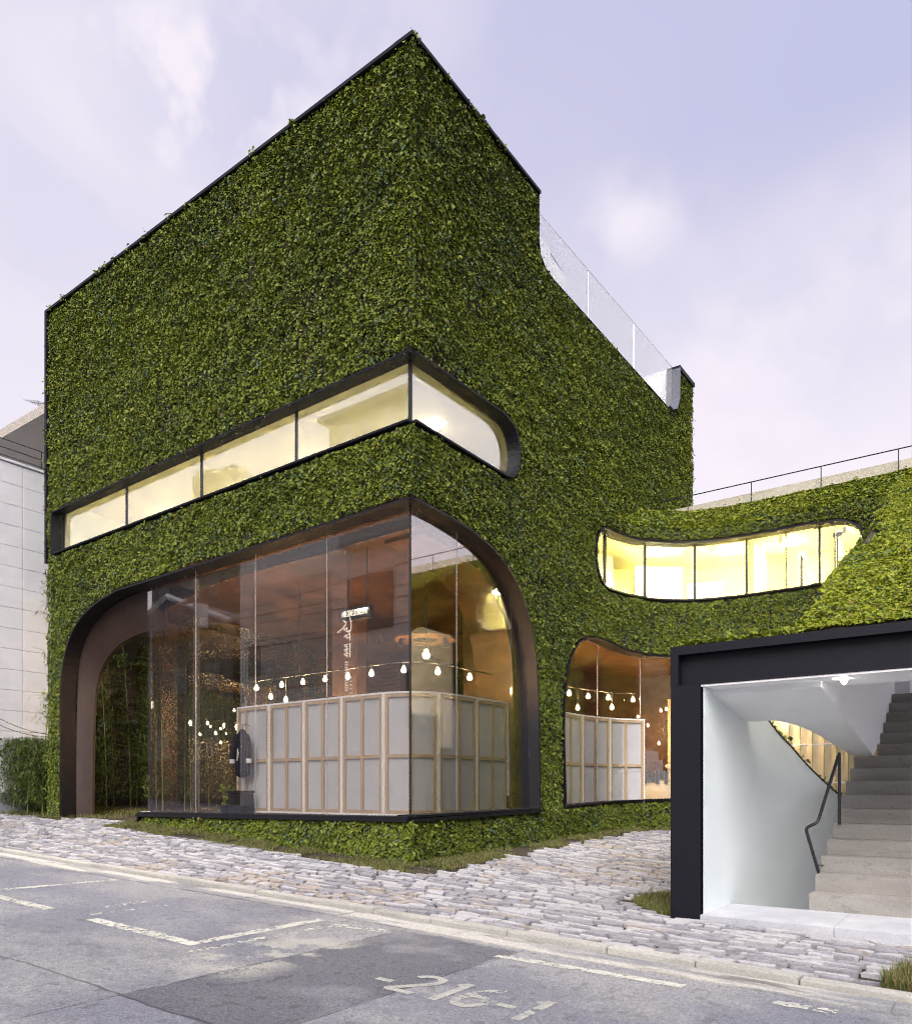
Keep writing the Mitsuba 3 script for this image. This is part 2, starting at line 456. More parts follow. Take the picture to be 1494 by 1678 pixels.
mk = [(lines(([(-.35, -5.23), (1.58, -5.24)], .15)), .60), (lines(([(1.51, -5.2), (1.50, -3.5)], .14)), .57), (lines(([(1.78, -5.5), (1.84, -3.6)], .10)), .47),
      (lines(([(1.9, -3.62), (2.5, -3.52)], .15)), .53), (lines(([(4.02, -3.66), (5.78, -3.55)], .13)), .57), (lines(([(6.48, -3.53), (6.92, -3.5)], .13)), .55),
      (lines(([(-3.2, -5.4), (-3.05, -3.36)], .13)), .58), (lines(([(-3.2, -5.22), (-1.3, -5.23)], .14)), .56), (lines(([(-.95, -4.75), (-1.0, -3.9)], .13)), .43), (lines(([(-.6, -5.1), (-.55, -4.1)], .10)), .42)]
for i, (g, k) in enumerate(mk): part('road', 'painted_line', worn(g, k, 40 + 3 * i), 'mat_marking')
# the painted number on the road: 0.55 m characters reading along +x
def glyph(x0, strokes, w=.075): return unary_union([LineString([(x0 + a, -5.22 + b) for a, b in s]).buffer(w / 2, cap_style=2, join_style=1) for s in strokes])
arc = lambda cx, cy, rx, ry, a0, a1, n=14: [(cx + rx * math.cos(math.radians(a0 + (a1 - a0) * t / n)), cy + ry * math.sin(math.radians(a0 + (a1 - a0) * t / n))) for t in range(n + 1)]
num_glyphs = [glyph(3.70, [[(0, .2), (.17, .2)]]), glyph(3.94, [arc(.13, .42, .12, .12, 170, -40) + [(.0, .03)], [(0, .03), (.27, .03)]]), glyph(4.36, [[(.06, 0), (.06, .56)], [(.06, .54), (-.02, .46)]]),
              glyph(4.52, [arc(.14, .17, .11, .135, 0, 360), [(.03, .17), (.05, .36), (.12, .50), (.23, .55)]]), glyph(4.86, [[(0, .24), (.15, .24)]]), glyph(5.10, [[(.06, 0), (.06, .56)], [(.06, .54), (-.02, .46)]])]
for i, g in enumerate(num_glyphs): part('road', 'painted_character', worn(g, .66, 90 + 3 * i, .013), 'mat_marking_faded')

# ------------------------------------------------------------------ cobbles: long split stones in rows along the facade
GRASS = [Polygon([(-8.0, .3), (-8.0, -.55), (-6.5, -.62), (-4.5, -.62), (-2.6, -.62), (-1.0, -.7), (.1, -.75), (.75, -.55), (.8, 0), (.62, 2), (.62, 5.5), (.5, 8.0), (1.2, 9.2), (1.2, 10), (-.2, 10), (-.2, 0.3)]),
         Polygon([(3.85, .2), (4.05, -.2), (4.3, -.55), (4.6, -.6), (4.6, 2.4), (4.35, 2.2), (4.15, 1.0)]), Polygon([(7.15, -2.66), (7.2, -1.9), (7.45, -1.55), (9, -1.5), (9, -2.66)]),
         Polygon([(-18, -.25), (-11.0, -.30), (-9.6, .35), (-9.6, 2), (-18, 4)])]
NO_STONE = unary_union(GRASS + [sbox(-30, -.05, .05, 30), sbox(4.5, -.66, 20, 30), Polygon([(7.15, -2.66), (7.3, -1.0), (9, -1.0), (9, -2.66)])])
COURT = unary_union([sbox(-17, -2.70, 9.0, -.02), sbox(0, -.05, 4.6, 10)]).difference(NO_STONE)


def cobbles():
    out = []
    y = -2.66
    while y < 9.8:
        pitch = rng.uniform(.068, .125)
        x = -17 + rng.uniform(0, .3)
        while x < 9:
            L = float(np.clip(rng.lognormal(-1.22, .40), .12, .66))
            out.append((x, y, L, pitch)); x += L + rng.uniform(.010, .04)
        y += pitch + .007
    S = np.array(out)
    cx, cy = S[:, 0] + S[:, 2] / 2, S[:, 1] + S[:, 3] / 2
    wob = .05 * (meshkit.noise(np.stack([cx * .7, cy * .5, cx * 0], 1), 4) - .5) * 2
    cy = cy + wob - .02 * 0
    ok = shapely.contains_xy(COURT, cx, cy) & shapely.contains_xy(COURT, cx - S[:, 2] * .45, cy) & shapely.contains_xy(COURT, cx + S[:, 2] * .45, cy)
    S, cx, cy = S[ok], cx[ok], cy[ok]
    gone = rng.random(len(S)) < .02
    S, cx, cy = S[~gone], cx[~gone], cy[~gone]
    n = len(S)
    # eight-cornered top outline, rough
    hx, hy = S[:, 2] / 2, S[:, 3] / 2
    prof = np.array([(-1, -.80), (-.955, -1), (0.0, -1), (.955, -1), (1, -.78), (1, .78), (.955, 1), (0, 1), (-.955, 1), (-1, .8)], float)
    k = len(prof)
    gap = rng.uniform(.007, .021, n)
    ox = prof[None, :, 0] * (hx - .004)[:, None] + rng.normal(0, .006, (n, k)) - (np.abs(prof[None, :, 0]) > .9) * rng.uniform(0, .02, (n, k)) * prof[None, :, 0]
    oy = prof[None, :, 1] * (hy - gap)[:, None] + rng.normal(0, .0035, (n, k)) + prof[None, :, 0] * rng.normal(0, .007, n)[:, None]
    rot = rng.normal(0, .011, n)[:, None]
    X, Y = ox - rot * oy, oy + rot * ox
    h = rng.normal(0, .008, n)
    tilt = rng.normal(0, .02, (n, 2))
    V = np.zeros((n, 3 * k + 1, 3))
    for ring, (sc, dz) in enumerate(((1.0, -.10), (1.0, -.006), (.90, .0))):
        a = cx[:, None] + X * (sc if ring < 2 else 1) - (ring == 2) * np.sign(X) * .005
        b = cy[:, None] + Y - (ring == 2) * np.sign(Y) * .005
        V[:, ring * k:(ring + 1) * k, 0], V[:, ring * k:(ring + 1) * k, 1] = a, b
        V[:, ring * k:(ring + 1) * k, 2] = zg(a, b) + dz + h[:, None] + (ring > 0) * (X * tilt[:, :1] + Y * tilt[:, 1:]) + (ring == 2) * rng.normal(0, .0022, (n, k))
    V[:, 3 * k, 0], V[:, 3 * k, 1] = cx, cy
    V[:, 3 * k, 2] = zg(cx, cy) + h + rng.normal(.002, .003, n)
    F = []
    for r in (0, 1):
        for j in range(k):
            a, b, c, d = r * k + j, r * k + (j + 1) % k, (r + 1) * k + (j + 1) % k, (r + 1) * k + j
            F += [(a, b, c), (a, c, d)]
    for j in range(k): F.append((2 * k + j, 2 * k + (j + 1) % k, 3 * k))
    return V, np.array(F), np.stack([cx, cy], 1), S[:, 2]
V, F, CC, LL = cobbles()
dc = np.hypot(CC[:, 0] - CAM[0], CC[:, 1] - CAM[1])
rel = CC - CAM[:2]; fw = np.array([-.5835, .8121]); rt = np.array([.8121, .5835])
dep = rel @ fw; vis = (dep > 1) & (np.abs(rel @ rt / np.maximum(dep, .1)) < .60) & ~((CC[:, 0] > 4.4) & (CC[:, 1] > -.6))
order = np.argsort(np.where(vis, dc - 3 * LL, 1e6))
kind = rng.choice(3, len(V), p=[.47, .50, .03])
warm_zone = meshkit.noise(np.c_[CC * .8, CC[:, :1] * 0], 8) > .72
kind = np.where(warm_zone & (rng.random(len(V)) < .5), 2, kind)
near = order[:300]
for i in near: part('forecourt', 'cobblestone', (V[i], F), STONE[kind[i]])
rest = np.setdiff1d(np.arange(len(V)), near)
for c in range(3):
    idx = rest[kind[rest] == c]
    nv = V.shape[1]
    part('forecourt', 'cobblestones', (V[idx].reshape(-1, 3), (F[None] + (np.arange(len(idx)) * nv)[:, None, None]).reshape(-1, 3)), STONE[c], kind='stuff')


def blades(poly, n, hgt, seed, zf=zg):
    r = np.random.default_rng(seed)
    a, b, c, d = poly.bounds
    P = np.c_[r.uniform(a, c, n * 3), r.uniform(b, d, n * 3)]
    dens = meshkit.fbm(np.c_[P * 2.2, P[:, :1] * 0], 4, seed)
    edge = np.array([1.0] * len(P))
    P = P[shapely.contains_xy(poly, P[:, 0], P[:, 1]) & (dens > .34 + .14 * r.random(len(P)))][:n]
    n = len(P); th = r.uniform(0, 2 * np.pi, n); H = hgt * r.uniform(.35, 1.2, n); ln = r.uniform(.2, 1.1, n) * H; w = r.uniform(.003, .007, n)
    dx, dy = np.cos(th), np.sin(th); z0 = zf(P[:, 0], P[:, 1]) - .03
    base = np.c_[P, z0]
    tip = base + np.c_[dx * ln, dy * ln, H + .03]
    side = np.c_[-dy * w, dx * w, 0 * w]
    mid = base * .5 + tip * .5 + np.c_[0 * H, 0 * H, .12 * H]
    V = np.stack([base - side, base + side, mid + side * .7, mid - side * .7, tip], 1)
    q = np.arange(n)[:, None] * 5
    F = np.vstack([q + [0, 1, 2], q + [0, 2, 3], q + [3, 2, 4]])
    t = r.random(n)[:, None]; dry = (r.random(n) < .35)[:, None]
    col = np.where(dry, (.17, .14, .06) + t * (.07, .05, .03), (.06, .085, .018) + t * (.06, .06, .02))
    return (V.reshape(-1, 3), F), np.repeat(col, 5, 0)
def grass(poly, n, h, seed, label):
    k = thing('grass', label, 'grass', kind='stuff')
    m, c = blades(poly, n, h, seed); whole(k, m, 'mat_grass', smooth=True, color=c)
grass(Polygon([(-8.3, .1), (-8.3, -.62), (-6.5, -.68), (-4.5, -.68), (-2.6, -.68), (-1.0, -.76), (.1, -.82), (.8, -.62), (.86, 0), (.1, .1), (.1, -.15), (-.1, -.12)]), 15000, .040, 1, 'thin dry grass strip at the foot of the left ivy base, under the big glass corner')
grass(Polygon([(.12, 0), (.86, 0), (.7, 2), (.66, 5.5), (.55, 7.6), (1.3, 9.2), (1.2, 9.6), (.6, 9.1), (.15, 7.8)]), 12000, .040, 2, 'narrow grass verge along the ivy base inside the courtyard')
grass(Polygon([(3.75, .25), (3.95, -.25), (4.25, -.6), (4.6, -.6), (4.6, 2.4), (4.3, 2.2), (4.1, 1.0)]), 6000, .055, 3, 'grass tuft beside the foot of the black portal pillar')
grass(Polygon([(7.1, -2.66), (7.15, -1.9), (7.45, -1.5), (9, -1.4), (9, -2.66)]), 9000, .12, 4, 'long grass tufts in the bottom right corner by the kerb')
grass(Polygon([(-18, -.4), (-11.0, -.42), (-9.5, .3), (-9.6, 2.5), (-18, 3)]), 12000, .07, 5, 'short grass in front of the bamboo hedge, at the left edge')

# ------------------------------------------------------------------ the building: plan path of the right facade
def _path():
    a = np.stack([np.zeros(30), np.linspace(0, 7.2, 30)], 1)
    t = np.linspace(0, 1, 60)[1:, None]
    P = [np.array(p) for p in ((0, 7.2), (0, 8.9), (.8, 10.15), (2.9, 10.15))]
    b = (1 - t) ** 3 * P[0] + 3 * (1 - t) ** 2 * t * P[1] + 3 * (1 - t) * t * t * P[2] + t ** 3 * P[3]
    c = np.stack([np.linspace(2.9, 12, 40)[1:], np.full(39, 10.15)], 1)
    return np.vstack([[(0, -2)], a, b, c])
PP = _path(); PS = np.r_[0, np.cumsum(np.linalg.norm(np.diff(PP, axis=0), axis=1))] - 2.0
PT = np.gradient(PP, PS, axis=0); PT /= np.linalg.norm(PT, axis=1, keepdims=True)
def pt(s): return np.stack([np.interp(s, PS, PP[:, 0]), np.interp(s, PS, PP[:, 1])], -1)
def nrm(s):
    t = np.stack([np.interp(s, PS, PT[:, 0]), np.interp(s, PS, PT[:, 1])], -1); t /= np.linalg.norm(t, axis=-1, keepdims=True)
    return np.stack([t[..., 1], -t[..., 0]], -1)            # outwards
def mapR(s, d, z):
    q = pt(s) - nrm(s) * np.asarray(d)[..., None]
    return np.c_[q, z]
def mapT(s, d, z): return np.c_[-np.asarray(d), s, z]               # the flat tower face
def mapL(x, d, z): return np.c_[x, d, z]

arch = chaikin([(-11.14, 3.3), (-11.14, 4.1), (-10.95, 4.95), (-10.4, 5.62), (-9.55, 5.97), (-8.6, 6.13)])
OPEN_L = Polygon([(-11.14, -1)] + [tuple(q) for q in arch] + [(0, 6.32), (2, 6.36), (2, 1.07), (0, 1.05), (-7.74, 1.0), (-7.74, -1)])
RIB_L = Polygon([(-11.58, 7.46), (-11.58, 8.54), (0, 8.73), (2, 8.76), (2, 7.58), (0, 7.57)])
archR = chaikin([(1.0, 6.30), (1.9, 6.22), (2.75, 5.98), (3.45, 5.45), (3.9, 4.65), (4.06, 3.6), (4.1, 2.4)])
OPEN_R = Polygon([(-2, 1.05), (-2, 6.33), (0, 6.32)] + [tuple(q) for q in archR] + [(4.13, 1.12)])
ribR = chaikin([(2.1, 8.79), (2.9, 8.82), (3.32, 8.55), (3.34, 8.0), (3.1, 7.62), (2.4, 7.6)])
RIB_R = Polygon([(-2, 7.57), (-2, 8.72), (0, 8.73)] + [tuple(q) for q in ribR] + [(0, 7.57)])
w2 = chaikin([(5.2, 2.6), (5.2, 3.5), (5.45, 4.45), (5.95, 4.95), (6.6, 5.14), (7.4, 5.18), (8.2, 5.08), (9.1, 5.0)])
WIN2 = Polygon([(5.28, 1.16)] + [tuple(q) for q in w2] + [(10.2, 5.0), (10.2, 1.3)])
YEL = sbox(7.52, 7.12, 13.65, 7.24).buffer(.68, quad_segs=10).union(sbox(9.0, 6.42, 13.2, 7.95))
TERR = Polygon([(4.15, 15), (4.15, 13.0), (4.22, 12.72), (4.45, 12.55), (4.8, 12.5), (11.85, 12.55), (12.2, 12.72), (12.40, 13.1), (12.48, 15)])

LWALL = Polygon([(-11.8, -.3), (-11.8, 13.67), (0, 13.86), (0, -.3)])
LW = LWALL.difference(OPEN_L).difference(RIB_L)
RLOW = sbox(0, -.3, 17.0, 8.25).difference(OPEN_R).difference(WIN2).difference(YEL).difference(RIB_R)
RUP = Polygon([(0, 8.25), (0, 13.86), (13.73, 14.05), (13.73, 8.25)]).difference(TERR).difference(RIB_R)

bl = thing('ivy_clad_building', 'tall shop building covered in green ivy with curved openings and a lit glass corner', 'building')
part(bl, 'wall', slab(LW, .02, .22, mapL), 'mat_felt')
part(bl, 'wall', slab(RLOW, .02, .22, mapR, .25), 'mat_felt')
part(bl, 'wall', slab(RUP, .02, .22, mapT), 'mat_felt')
part(bl, 'wall', cat([bx(-11.8, 0, 13.6, 13.73, 8.3, 13.9), bx(-11.8, -11.6, .25, 13.6, 6.4, 13.75)]), 'mat_felt')
part(bl, 'roof', cat([bx(-11.55, -.25, .25, 4.15, 13.5, 13.62), bx(-11.55, -.25, 4.15, 13.55, 12.3, 12.42)]), 'mat_concrete')

# ---- ivy
def leaves(pos, nor, up, seed, size=.08, out=(.02, .10), lift=.72, tone=0.0, jit=.50, clump=(3.4, 3.4, 4.6), hue=(1, 1, 1)):
    r = np.random.default_rng(seed)
    n = len(pos)
    c1 = .62 * meshkit.fbm(pos * np.array(clump) + 11, 3, 3) + .38 * meshkit.fbm(pos * np.array(clump) * .45 + 31, 2, 13)
    c2 = meshkit.fbm(pos * .55 + 40, 3, 9)
    # tufts overhang like shingles: the lower edge of each stands proud
    off = out[0] + out[1] * np.clip((c1 - .30) * 1.9, 0, 1) * (.45 + .55 * r.random(n))
    off = off + (r.random(n) < .035) * r.uniform(0, .09, n)
    p = pos + nor * off[:, None]
    N = nor * .8 + up * lift + r.normal(0, jit, (n, 3)); N /= np.linalg.norm(N, axis=1, keepdims=True)
    A = -up * .75 + nor * .35 + r.normal(0, .6, (n, 3)); A -= N * (A * N).sum(1, keepdims=True); A /= np.linalg.norm(A, axis=1, keepdims=True)
    B = np.cross(N, A)
    L = (size * np.clip(r.lognormal(-.05, .32, n), .45, 1.9))[:, None]; W = L * r.uniform(.30, .42, n)[:, None]
    base, tip = p - A * L * .45, p + A * L * .55 - N * L * .12
    m1, m2 = p - A * L * .02 + B * W + N * L * .10, p - A * L * .02 - B * W + N * L * .10
    V = np.stack([base, m2, tip, m1], 1).reshape(-1, 3)
    q = np.arange(n)[:, None] * 4
    F = np.vstack([q + [0, 1, 2], q + [0, 2, 3]])
    t = np.clip(.5 * r.random(n) + .9 * (c2 - .30) + tone + .13, 0, 1)[:, None]
    col = np.array([.062, .092, .014]) * (1 - t) + np.array([.185, .225, .022]) * t
    k = r.random(n)
    col = np.where((k < .10)[:, None], np.array([.19, .23, .030]) * (.8 + .4 * r.random((n, 1))), col)
    blue = meshkit.fbm(pos * 1.3 + 70, 3, 21) > .60
    col = np.where(((k > .91) | (blue & (k > .72)))[:, None], np.array([.060, .105, .055]) * (.7 + .6 * r.random((n, 1))), col)
    col = np.where(((k > .10) & (k < .135))[:, None], np.array([.10, .075, .035]) * (.6 + .6 * r.random((n, 1))), col)
    return V, F, np.repeat(col * np.array(hue), 4, 0)


def scatter(poly, dens, seed, joints=None, zj=None):
    r = np.random.default_rng(seed)
    a, b, c, d = poly.bounds
    n = int(dens * (c - a) * (d - b))
    P = np.c_[r.uniform(a, c, n), r.uniform(b, d, n)]
    shapely.prepare(poly)
    ok = shapely.contains_xy(poly, P[:, 0], P[:, 1])
    g = meshkit.fbm(np.c_[P * 1.7, P[:, :1] * 0 + seed], 3, 5)
    ok &= r.random(n) < np.clip(2.1 * g - .02, .15, 1)
    if joints:
        e = np.abs((P[:, 0] / joints + .5) % 1 - .5) * joints
        ok &= (e > .03) | (r.random(n) < .25)
    if zj:
        e = np.abs((P[:, 1] / zj + .5) % 1 - .5) * zj
        ok &= (e > .02) | (r.random(n) < .6)
    return P[ok]


def ivy_on(poly, mapper, nfn, dens, seed, name='ivy', tone=0., joints=None, **k):
    P = scatter(poly, dens, seed, joints, 1.3)
    pos = mapper(P[:, 0], np.zeros(len(P)), P[:, 1])
    no = nfn(P[:, 0]); up = np.tile([0, 0, 1.], (len(P), 1))
    V, F, C = leaves(pos, no, up, seed, tone=tone, **k)
    return part(bl, name, (V, F), 'mat_leaf', color=C, kind='stuff')
nL = lambda s: np.tile([0, -1., 0], (len(s), 1))
nR = lambda s: np.c_[nrm(s), np.zeros(len(s))]
edge = -.03
LWi = Polygon([(-11.83, .2), (-11.83, 13.62), (.10, 13.82), (.10, .2)]).difference(OPEN_L.buffer(.05)).difference(RIB_L.buffer(.05))
RLi = sbox(-.10, .2, 16.0, 8.25).difference(OPEN_R.buffer(.05)).difference(WIN2.buffer(.05)).difference(YEL.buffer(.05)).difference(RIB_R.buffer(.05))
RUi = Polygon([(-.10, 8.25), (-.10, 13.82), (13.76, 14.0), (13.76, 8.25)]).difference(TERR.buffer(.04)).difference(RIB_R.buffer(.05))
hi = lambda g: g.intersection(sbox(-30, 8.0, 30, 30))
lo = lambda g: g.intersection(sbox(-30, -3, 30, 8.0))
ivy_on(hi(LWi), mapL, nL, 2100, 101, tone=.10, joints=1.0, size=.060)
ivy_on(lo(LWi), mapL, nL, 2100, 102, tone=.0, size=.060)
ivy_on(RLi, mapR, nR, 2000, 103, tone=-.06, joints=1.02, size=.058, out=(.02, .10))
ivy_on(RUi, lambda s, d, z: np.c_[-d, s, z], lambda s: np.tile([1., 0, 0], (len(s), 1)), 1900, 104, tone=.04, size=.060)

# loose shoots standing over the roof edge and out at the building's left edge
r = np.random.default_rng(140); n = 170
t = r.random(n); kx = r.random(13)[r.integers(0, 13, n)] + r.normal(0, .004, n)
top = np.c_[-11.8 * kx, -.06 - .08 * r.random(n), 13.84 + (-.19) * kx + .13 * r.random(n) ** 2]
ky = r.random(7)[r.integers(0, 7, n // 2)]
top2 = np.c_[.06 + .08 * r.random(n // 2), 4.1 * ky + r.normal(0, .05, n // 2), 13.84 + .02 * ky + .13 * r.random(n // 2) ** 2]
kz = r.uniform(1.2, 13.4, 60)[r.integers(0, 60, n)]
lefts = np.c_[-11.84 - .12 * r.random(n) ** 2, -.05 - .06 * r.random(n), kz + r.normal(0, .06, n)]
pos = np.vstack([top, top2, lefts])
V_, F_, C_ = leaves(pos, np.tile([0, -.8, .3], (len(pos), 1)), np.tile([0, 0, 1.], (len(pos), 1)), 141, size=.062, out=(0, .03), tone=.2, jit=.8)
part(bl, 'ivy', (V_, F_), 'mat_leaf', color=C_, kind='stuff')

# ---- steel trims lining the openings (they stand a little proud of the ivy)
def trim(opening, mapper, clip, t=.035, d0=-.10, d1=.30, step=None):
    ring = opening.difference(opening.buffer(-t, join_style=2)).intersection(clip)
    return slab(ring, d0, d1, mapper, step)
cl, cr = sbox(-30, -.1, 0.0, 30), sbox(0.0, -.1, 30, 30)
dw = 'mat_dark_frame'
rw = partkey(bl, 'ribbon_window'); scene[rw] = mikit.ply(cat([trim(RIB_L, mapL, cl, d1=.155), trim(RIB_R, mapR, cr, d1=.155)]), 'mat_black_steel'); labels[rw] = {'label': 'dark steel trim round the long corner ribbon window'}
dwk = partkey(bl, 'display_window'); scene[dwk] = mikit.ply(cat([trim(OPEN_L, mapL, cl, .04), trim(OPEN_R, mapR, cr, .04)]), dw)
w2k = partkey(bl, 'courtyard_window'); scene[w2k] = mikit.ply(trim(WIN2, mapR, cr, .035, -.09, .26, .25), dw)
yk = partkey(bl, 'upper_window'); scene[yk] = mikit.ply(trim(YEL, mapR, cr, .04, -.09, .26, .25), dw)
for cop in (slab(Polygon([(-11.86, 13.72), (-11.86, 13.66), (.10, 13.85), (.10, 13.91)]), -.10, .3, mapL),
           slab(Polygon([(-.10, 13.85), (-.10, 13.91), (4.15, 13.99), (4.15, 13.93)]), -.10, .3, mapT),
           slab(Polygon([(12.48, 14.02), (12.48, 14.14), (13.80, 14.16), (13.80, 14.04)]), -.10, .3, mapT)):
    part(bl, 'roof_coping', cop, 'mat_black_steel')
part(bl, 'corner_post', bx(-11.90, -11.80, -.10, .3, 7.3, 13.72), 'mat_black_steel')
tr_ = TERR.difference(TERR.buffer(-.04)).intersection(sbox(0, 0, 30, 14.02))
part(bl, 'terrace_trim', slab(tr_.intersection(sbox(11.6, 0, 30, 30)), -.13, .28, mapT), 'mat_grey_metal')
part(bl, 'terrace_trim', slab(tr_.intersection(sbox(0, 0, 11.6, 30)).buffer(-.008), -.04, .28, mapT), 'mat_black_steel')
# stepped end of the dark coping near the roof's corner
part(bl, 'roof_box', bx(-.6, -.05, 2.2, 2.5, 13.98, 14.2), 'mat_black_steel')

# ---- ribbon window
G = .14
def pane(parent, a, b, z0, z1, mat='mat_glass', g=.006, zt=None):
    """An upright pane from plan point a to plan point b; zt: a different top at b."""
    a, b = np.array(a, float), np.array(b, float); u = (b - a) / np.linalg.norm(b - a)
    a, b = a + u * g, b - u * g
    m = quad((*a, z0), (*b, z0), (*b, z1 if zt is None else zt), (*a, z1))
    return part(parent, 'glass_pane', m, mat)
rx = [-11.5, -8.57, -5.77, -2.89, -.14]
for a, b in zip(rx[:-1], rx[1:]):
    pane(rw, (a, G), (b, G), 7.50, 8.74, 'mat_glass_upper')
    if b < -1: part(rw, 'joint', bx(b - .018, b + .018, G - .02, G + .03, 7.45, 8.72), 'mat_seal')
part(rw, 'glass_pane', slab(RIB_R.intersection(sbox(.14, 7, 9, 9)), G - .004, G + .004, lambda s, d, z: np.c_[-d, s, z]), 'mat_glass_upper')
part(rw, 'corner_joint', bx(-.165, -.115, .115, .165, 7.5, 8.76), 'mat_seal')
part(bl, 'upper_room_ceiling', cat([bx(-11.5, -.26, .27, 6.0, 8.80, 8.95), bx(-.9, -.26, .27, 3.6, 8.79, 8.80)]), 'mat_warm_white')
part(bl, 'upper_room_wall', cat([bx(-11.5, -3.9, 4.2, 4.4, 7.2, 8.80), bx(-4.1, -3.9, 4.4, 6.0, 7.2, 8.8), bx(-3.9, -.3, 5.9, 6.0, 7.2, 8.8), bx(-11.6, -11.5, .27, 4.4, 7.2, 8.8)]), 'mat_pale_yellow')
part(bl, 'upper_room_floor', bx(-11.5, -.26, .27, 6.0, 7.1, 7.3), 'mat_warm_white')
for i, xx in enumerate((-9.9, -7.2, -4.4, -1.8)):
    lamp(bl, 'ceiling_lamp', tube([(xx - .7, 2.3, 8.70), (xx + .7, 2.3, 8.70)], .03, 8), (1, .97, .84), 3.8)

# ---- display window and its interior
FZ = 1.03
jx = [-7.74, -5.97, -4.06, -2.09, -.14]
for a, b in zip(jx[:-1], jx[1:]):
    za, zb_ = 6.32 + .019 * a, 6.32 + .019 * b
    pane(dwk, (a, G), (b, G), FZ, za - .02, 'mat_glass', .008, zb_ - .02)
for b in jx[1:-1]: part(dwk, 'joint', bx(b - .005, b + .005, G - .004, G + .012, FZ, 6.28 + .019 * b), 'mat_pale_seal')
inR = OPEN_R.buffer(-.04).intersection(sbox(.14, FZ, 9, 9))
for a, b in ((.14, 1.47), (1.47, 3.35), (3.35, 4.2)):
    part(dwk, 'glass_pane', slab(inR.intersection(sbox(a + .008, 0, b - .008, 9)), G - .004, G + .004, lambda s, d, z: np.c_[-d, s, z]), 'mat_glass')
part(dwk, 'joint', bx(-.150, -.136, 1.464, 1.476, FZ, 6.2), 'mat_pale_seal')
part(dwk, 'corner_joint', bx(-.155, -.128, .128, .155, FZ, 6.3), 'mat_seal')
pane(dwk, (-7.74, .26), (-7.74, 2.6), FZ, 5.95, 'mat_glass'); pane(dwk, (-7.74, 2.6), (-7.74, 5.2), FZ, 5.95, 'mat_glass')
part(dwk, 'end_joint', bx(-7.765, -7.735, .22, .26, FZ - .1, 6.14), 'mat_seal')
part(dwk, 'door_plate', bx(-7.56, -7.53, G - .03, G - .012, 3.35, 3.52), 'mat_silver')
part(dwk, 'sill', cat([slab(Polygon([(-7.8, .945), (-7.8, 1.0), (-.0, 1.055), (.0, 1.0)]), -.12, .4, mapL), slab(Polygon([(0.0, 1.0), (0, 1.055), (4.13, 1.12), (4.13, 1.065)]), -.12, .4, mapR)]), 'mat_dark_frame')
part(dwk, 'floor_hinge', cham(-7.9, -7.74, .05, .3, .84, 1.06, .015), 'mat_silver')
# header: two lines of brown soffit above the glass
part(dwk, 'head_soffit', cat([slab(Polygon([(-7.74, 6.16), (-7.74, 6.28), (-.0, 6.43), (-.0, 6.30)]), .02, .55, mapL)]), 'mat_soffit_wood')
# inner reveal of the right side of the arch, and the thick lobed column between the windows
part(bl, 'arch_reveal', slab(OPEN_R.buffer(.0).difference(OPEN_R.buffer(-.30)).intersection(sbox(.75, FZ, 9, 9)).difference(sbox(0, 0, 3.72, 2.6)), .32, 1.25, lambda s, d, z: np.c_[-d, s, z]), 'mat_brown_plaster')
part(bl, 'column', cat([bx(-1.9, -.32, 4.18, 5.15, FZ, 6.3)]), 'mat_brown_plaster')


def ceil_z(x, y):
    d = np.hypot(np.clip(x + .3, -20, 0) * .55, y - .3)
    base = 6.18 - 1.05 * (1 - np.exp(-(d / 5.2) ** 2)) + .10 * np.sin(x * .9 + y * .6)
    far = 5.22 + .16 * np.sin(y * 1.1 + x * .7)
    w = np.clip((y - 4.2) / 2.2, 0, 1); w = w * w * (3 - 2 * w)
    return np.minimum(base * (1 - w) + far * w, 6.10 + .019 * x)
part(bl, 'ceiling', grid(np.linspace(-7.74, -.26, 50), np.linspace(.56, 5.3, 40), lambda x, y: ceil_z(x, y)), 'mat_brown_plaster', smooth=True)
def ceil2(u, v):
    s = 5.0 + 5.4 * u; q = pt(s) - nrm(s) * (.28 + 3.6 * v)[:, None]
    return np.c_[q, 5.17 - .1 * v + .10 * np.sin(s * 1.7) * v + .12 * np.sin(v * 5 + s) * v]
part(bl, 'ceiling', sheet(ceil2, 50, 30), 'mat_brown_plaster', smooth=True)
part(bl, 'ceiling', bx(-7.74, -3.4, 5.0, 14, 5.5, 5.6), 'mat_brown_plaster')
floor_poly = Polygon([(-7.74, .2), (-.2, .2)] + [tuple(q) for q in pt(np.linspace(.3, 10.6, 40)) - nrm(np.linspace(.3, 10.6, 40)) * .2] + [(1.6, 13.4), (-7.74, 13.4)])
cm = trimesh.creation.extrude_polygon(floor_poly.intersection(sbox(-3.6, 5.3, 9, 14)), .08, engine='earcut'); cm.apply_translation((0, 0, 5.62)); part(bl, 'ceiling', cm, 'mat_brown_plaster')
fm = trimesh.creation.extrude_polygon(floor_poly, .5, engine='earcut'); fm.apply_translation((0, 0, FZ - .5))
part(bl, 'floor', fm, 'mat_floor')
part(bl, 'inner_wall', cat([bx(-7.74, 1.5, 13.0, 13.2, FZ, 5.6), bx(-4.75, -4.0, 2.95, 3.3, FZ, 5.9), bx(-7.74, -5.6, 9.0, 9.15, FZ, 5.6), bx(-3.9, -3.6, 7.5, 13.0, FZ, 5.6), bx(-3.6, 1.3, 13.0, 13.1, FZ, 5.6)]), 'mat_brown_plaster')
part(bl, 'inner_wall', cat([bx(1.3, 1.5, 10.4, 13.0, FZ, 5.4), bx(-.4, 1.3, 12.8, 13.0, FZ, 4.3)]), 'mat_cream', label='cream inner wall at the back of the courtyard room')

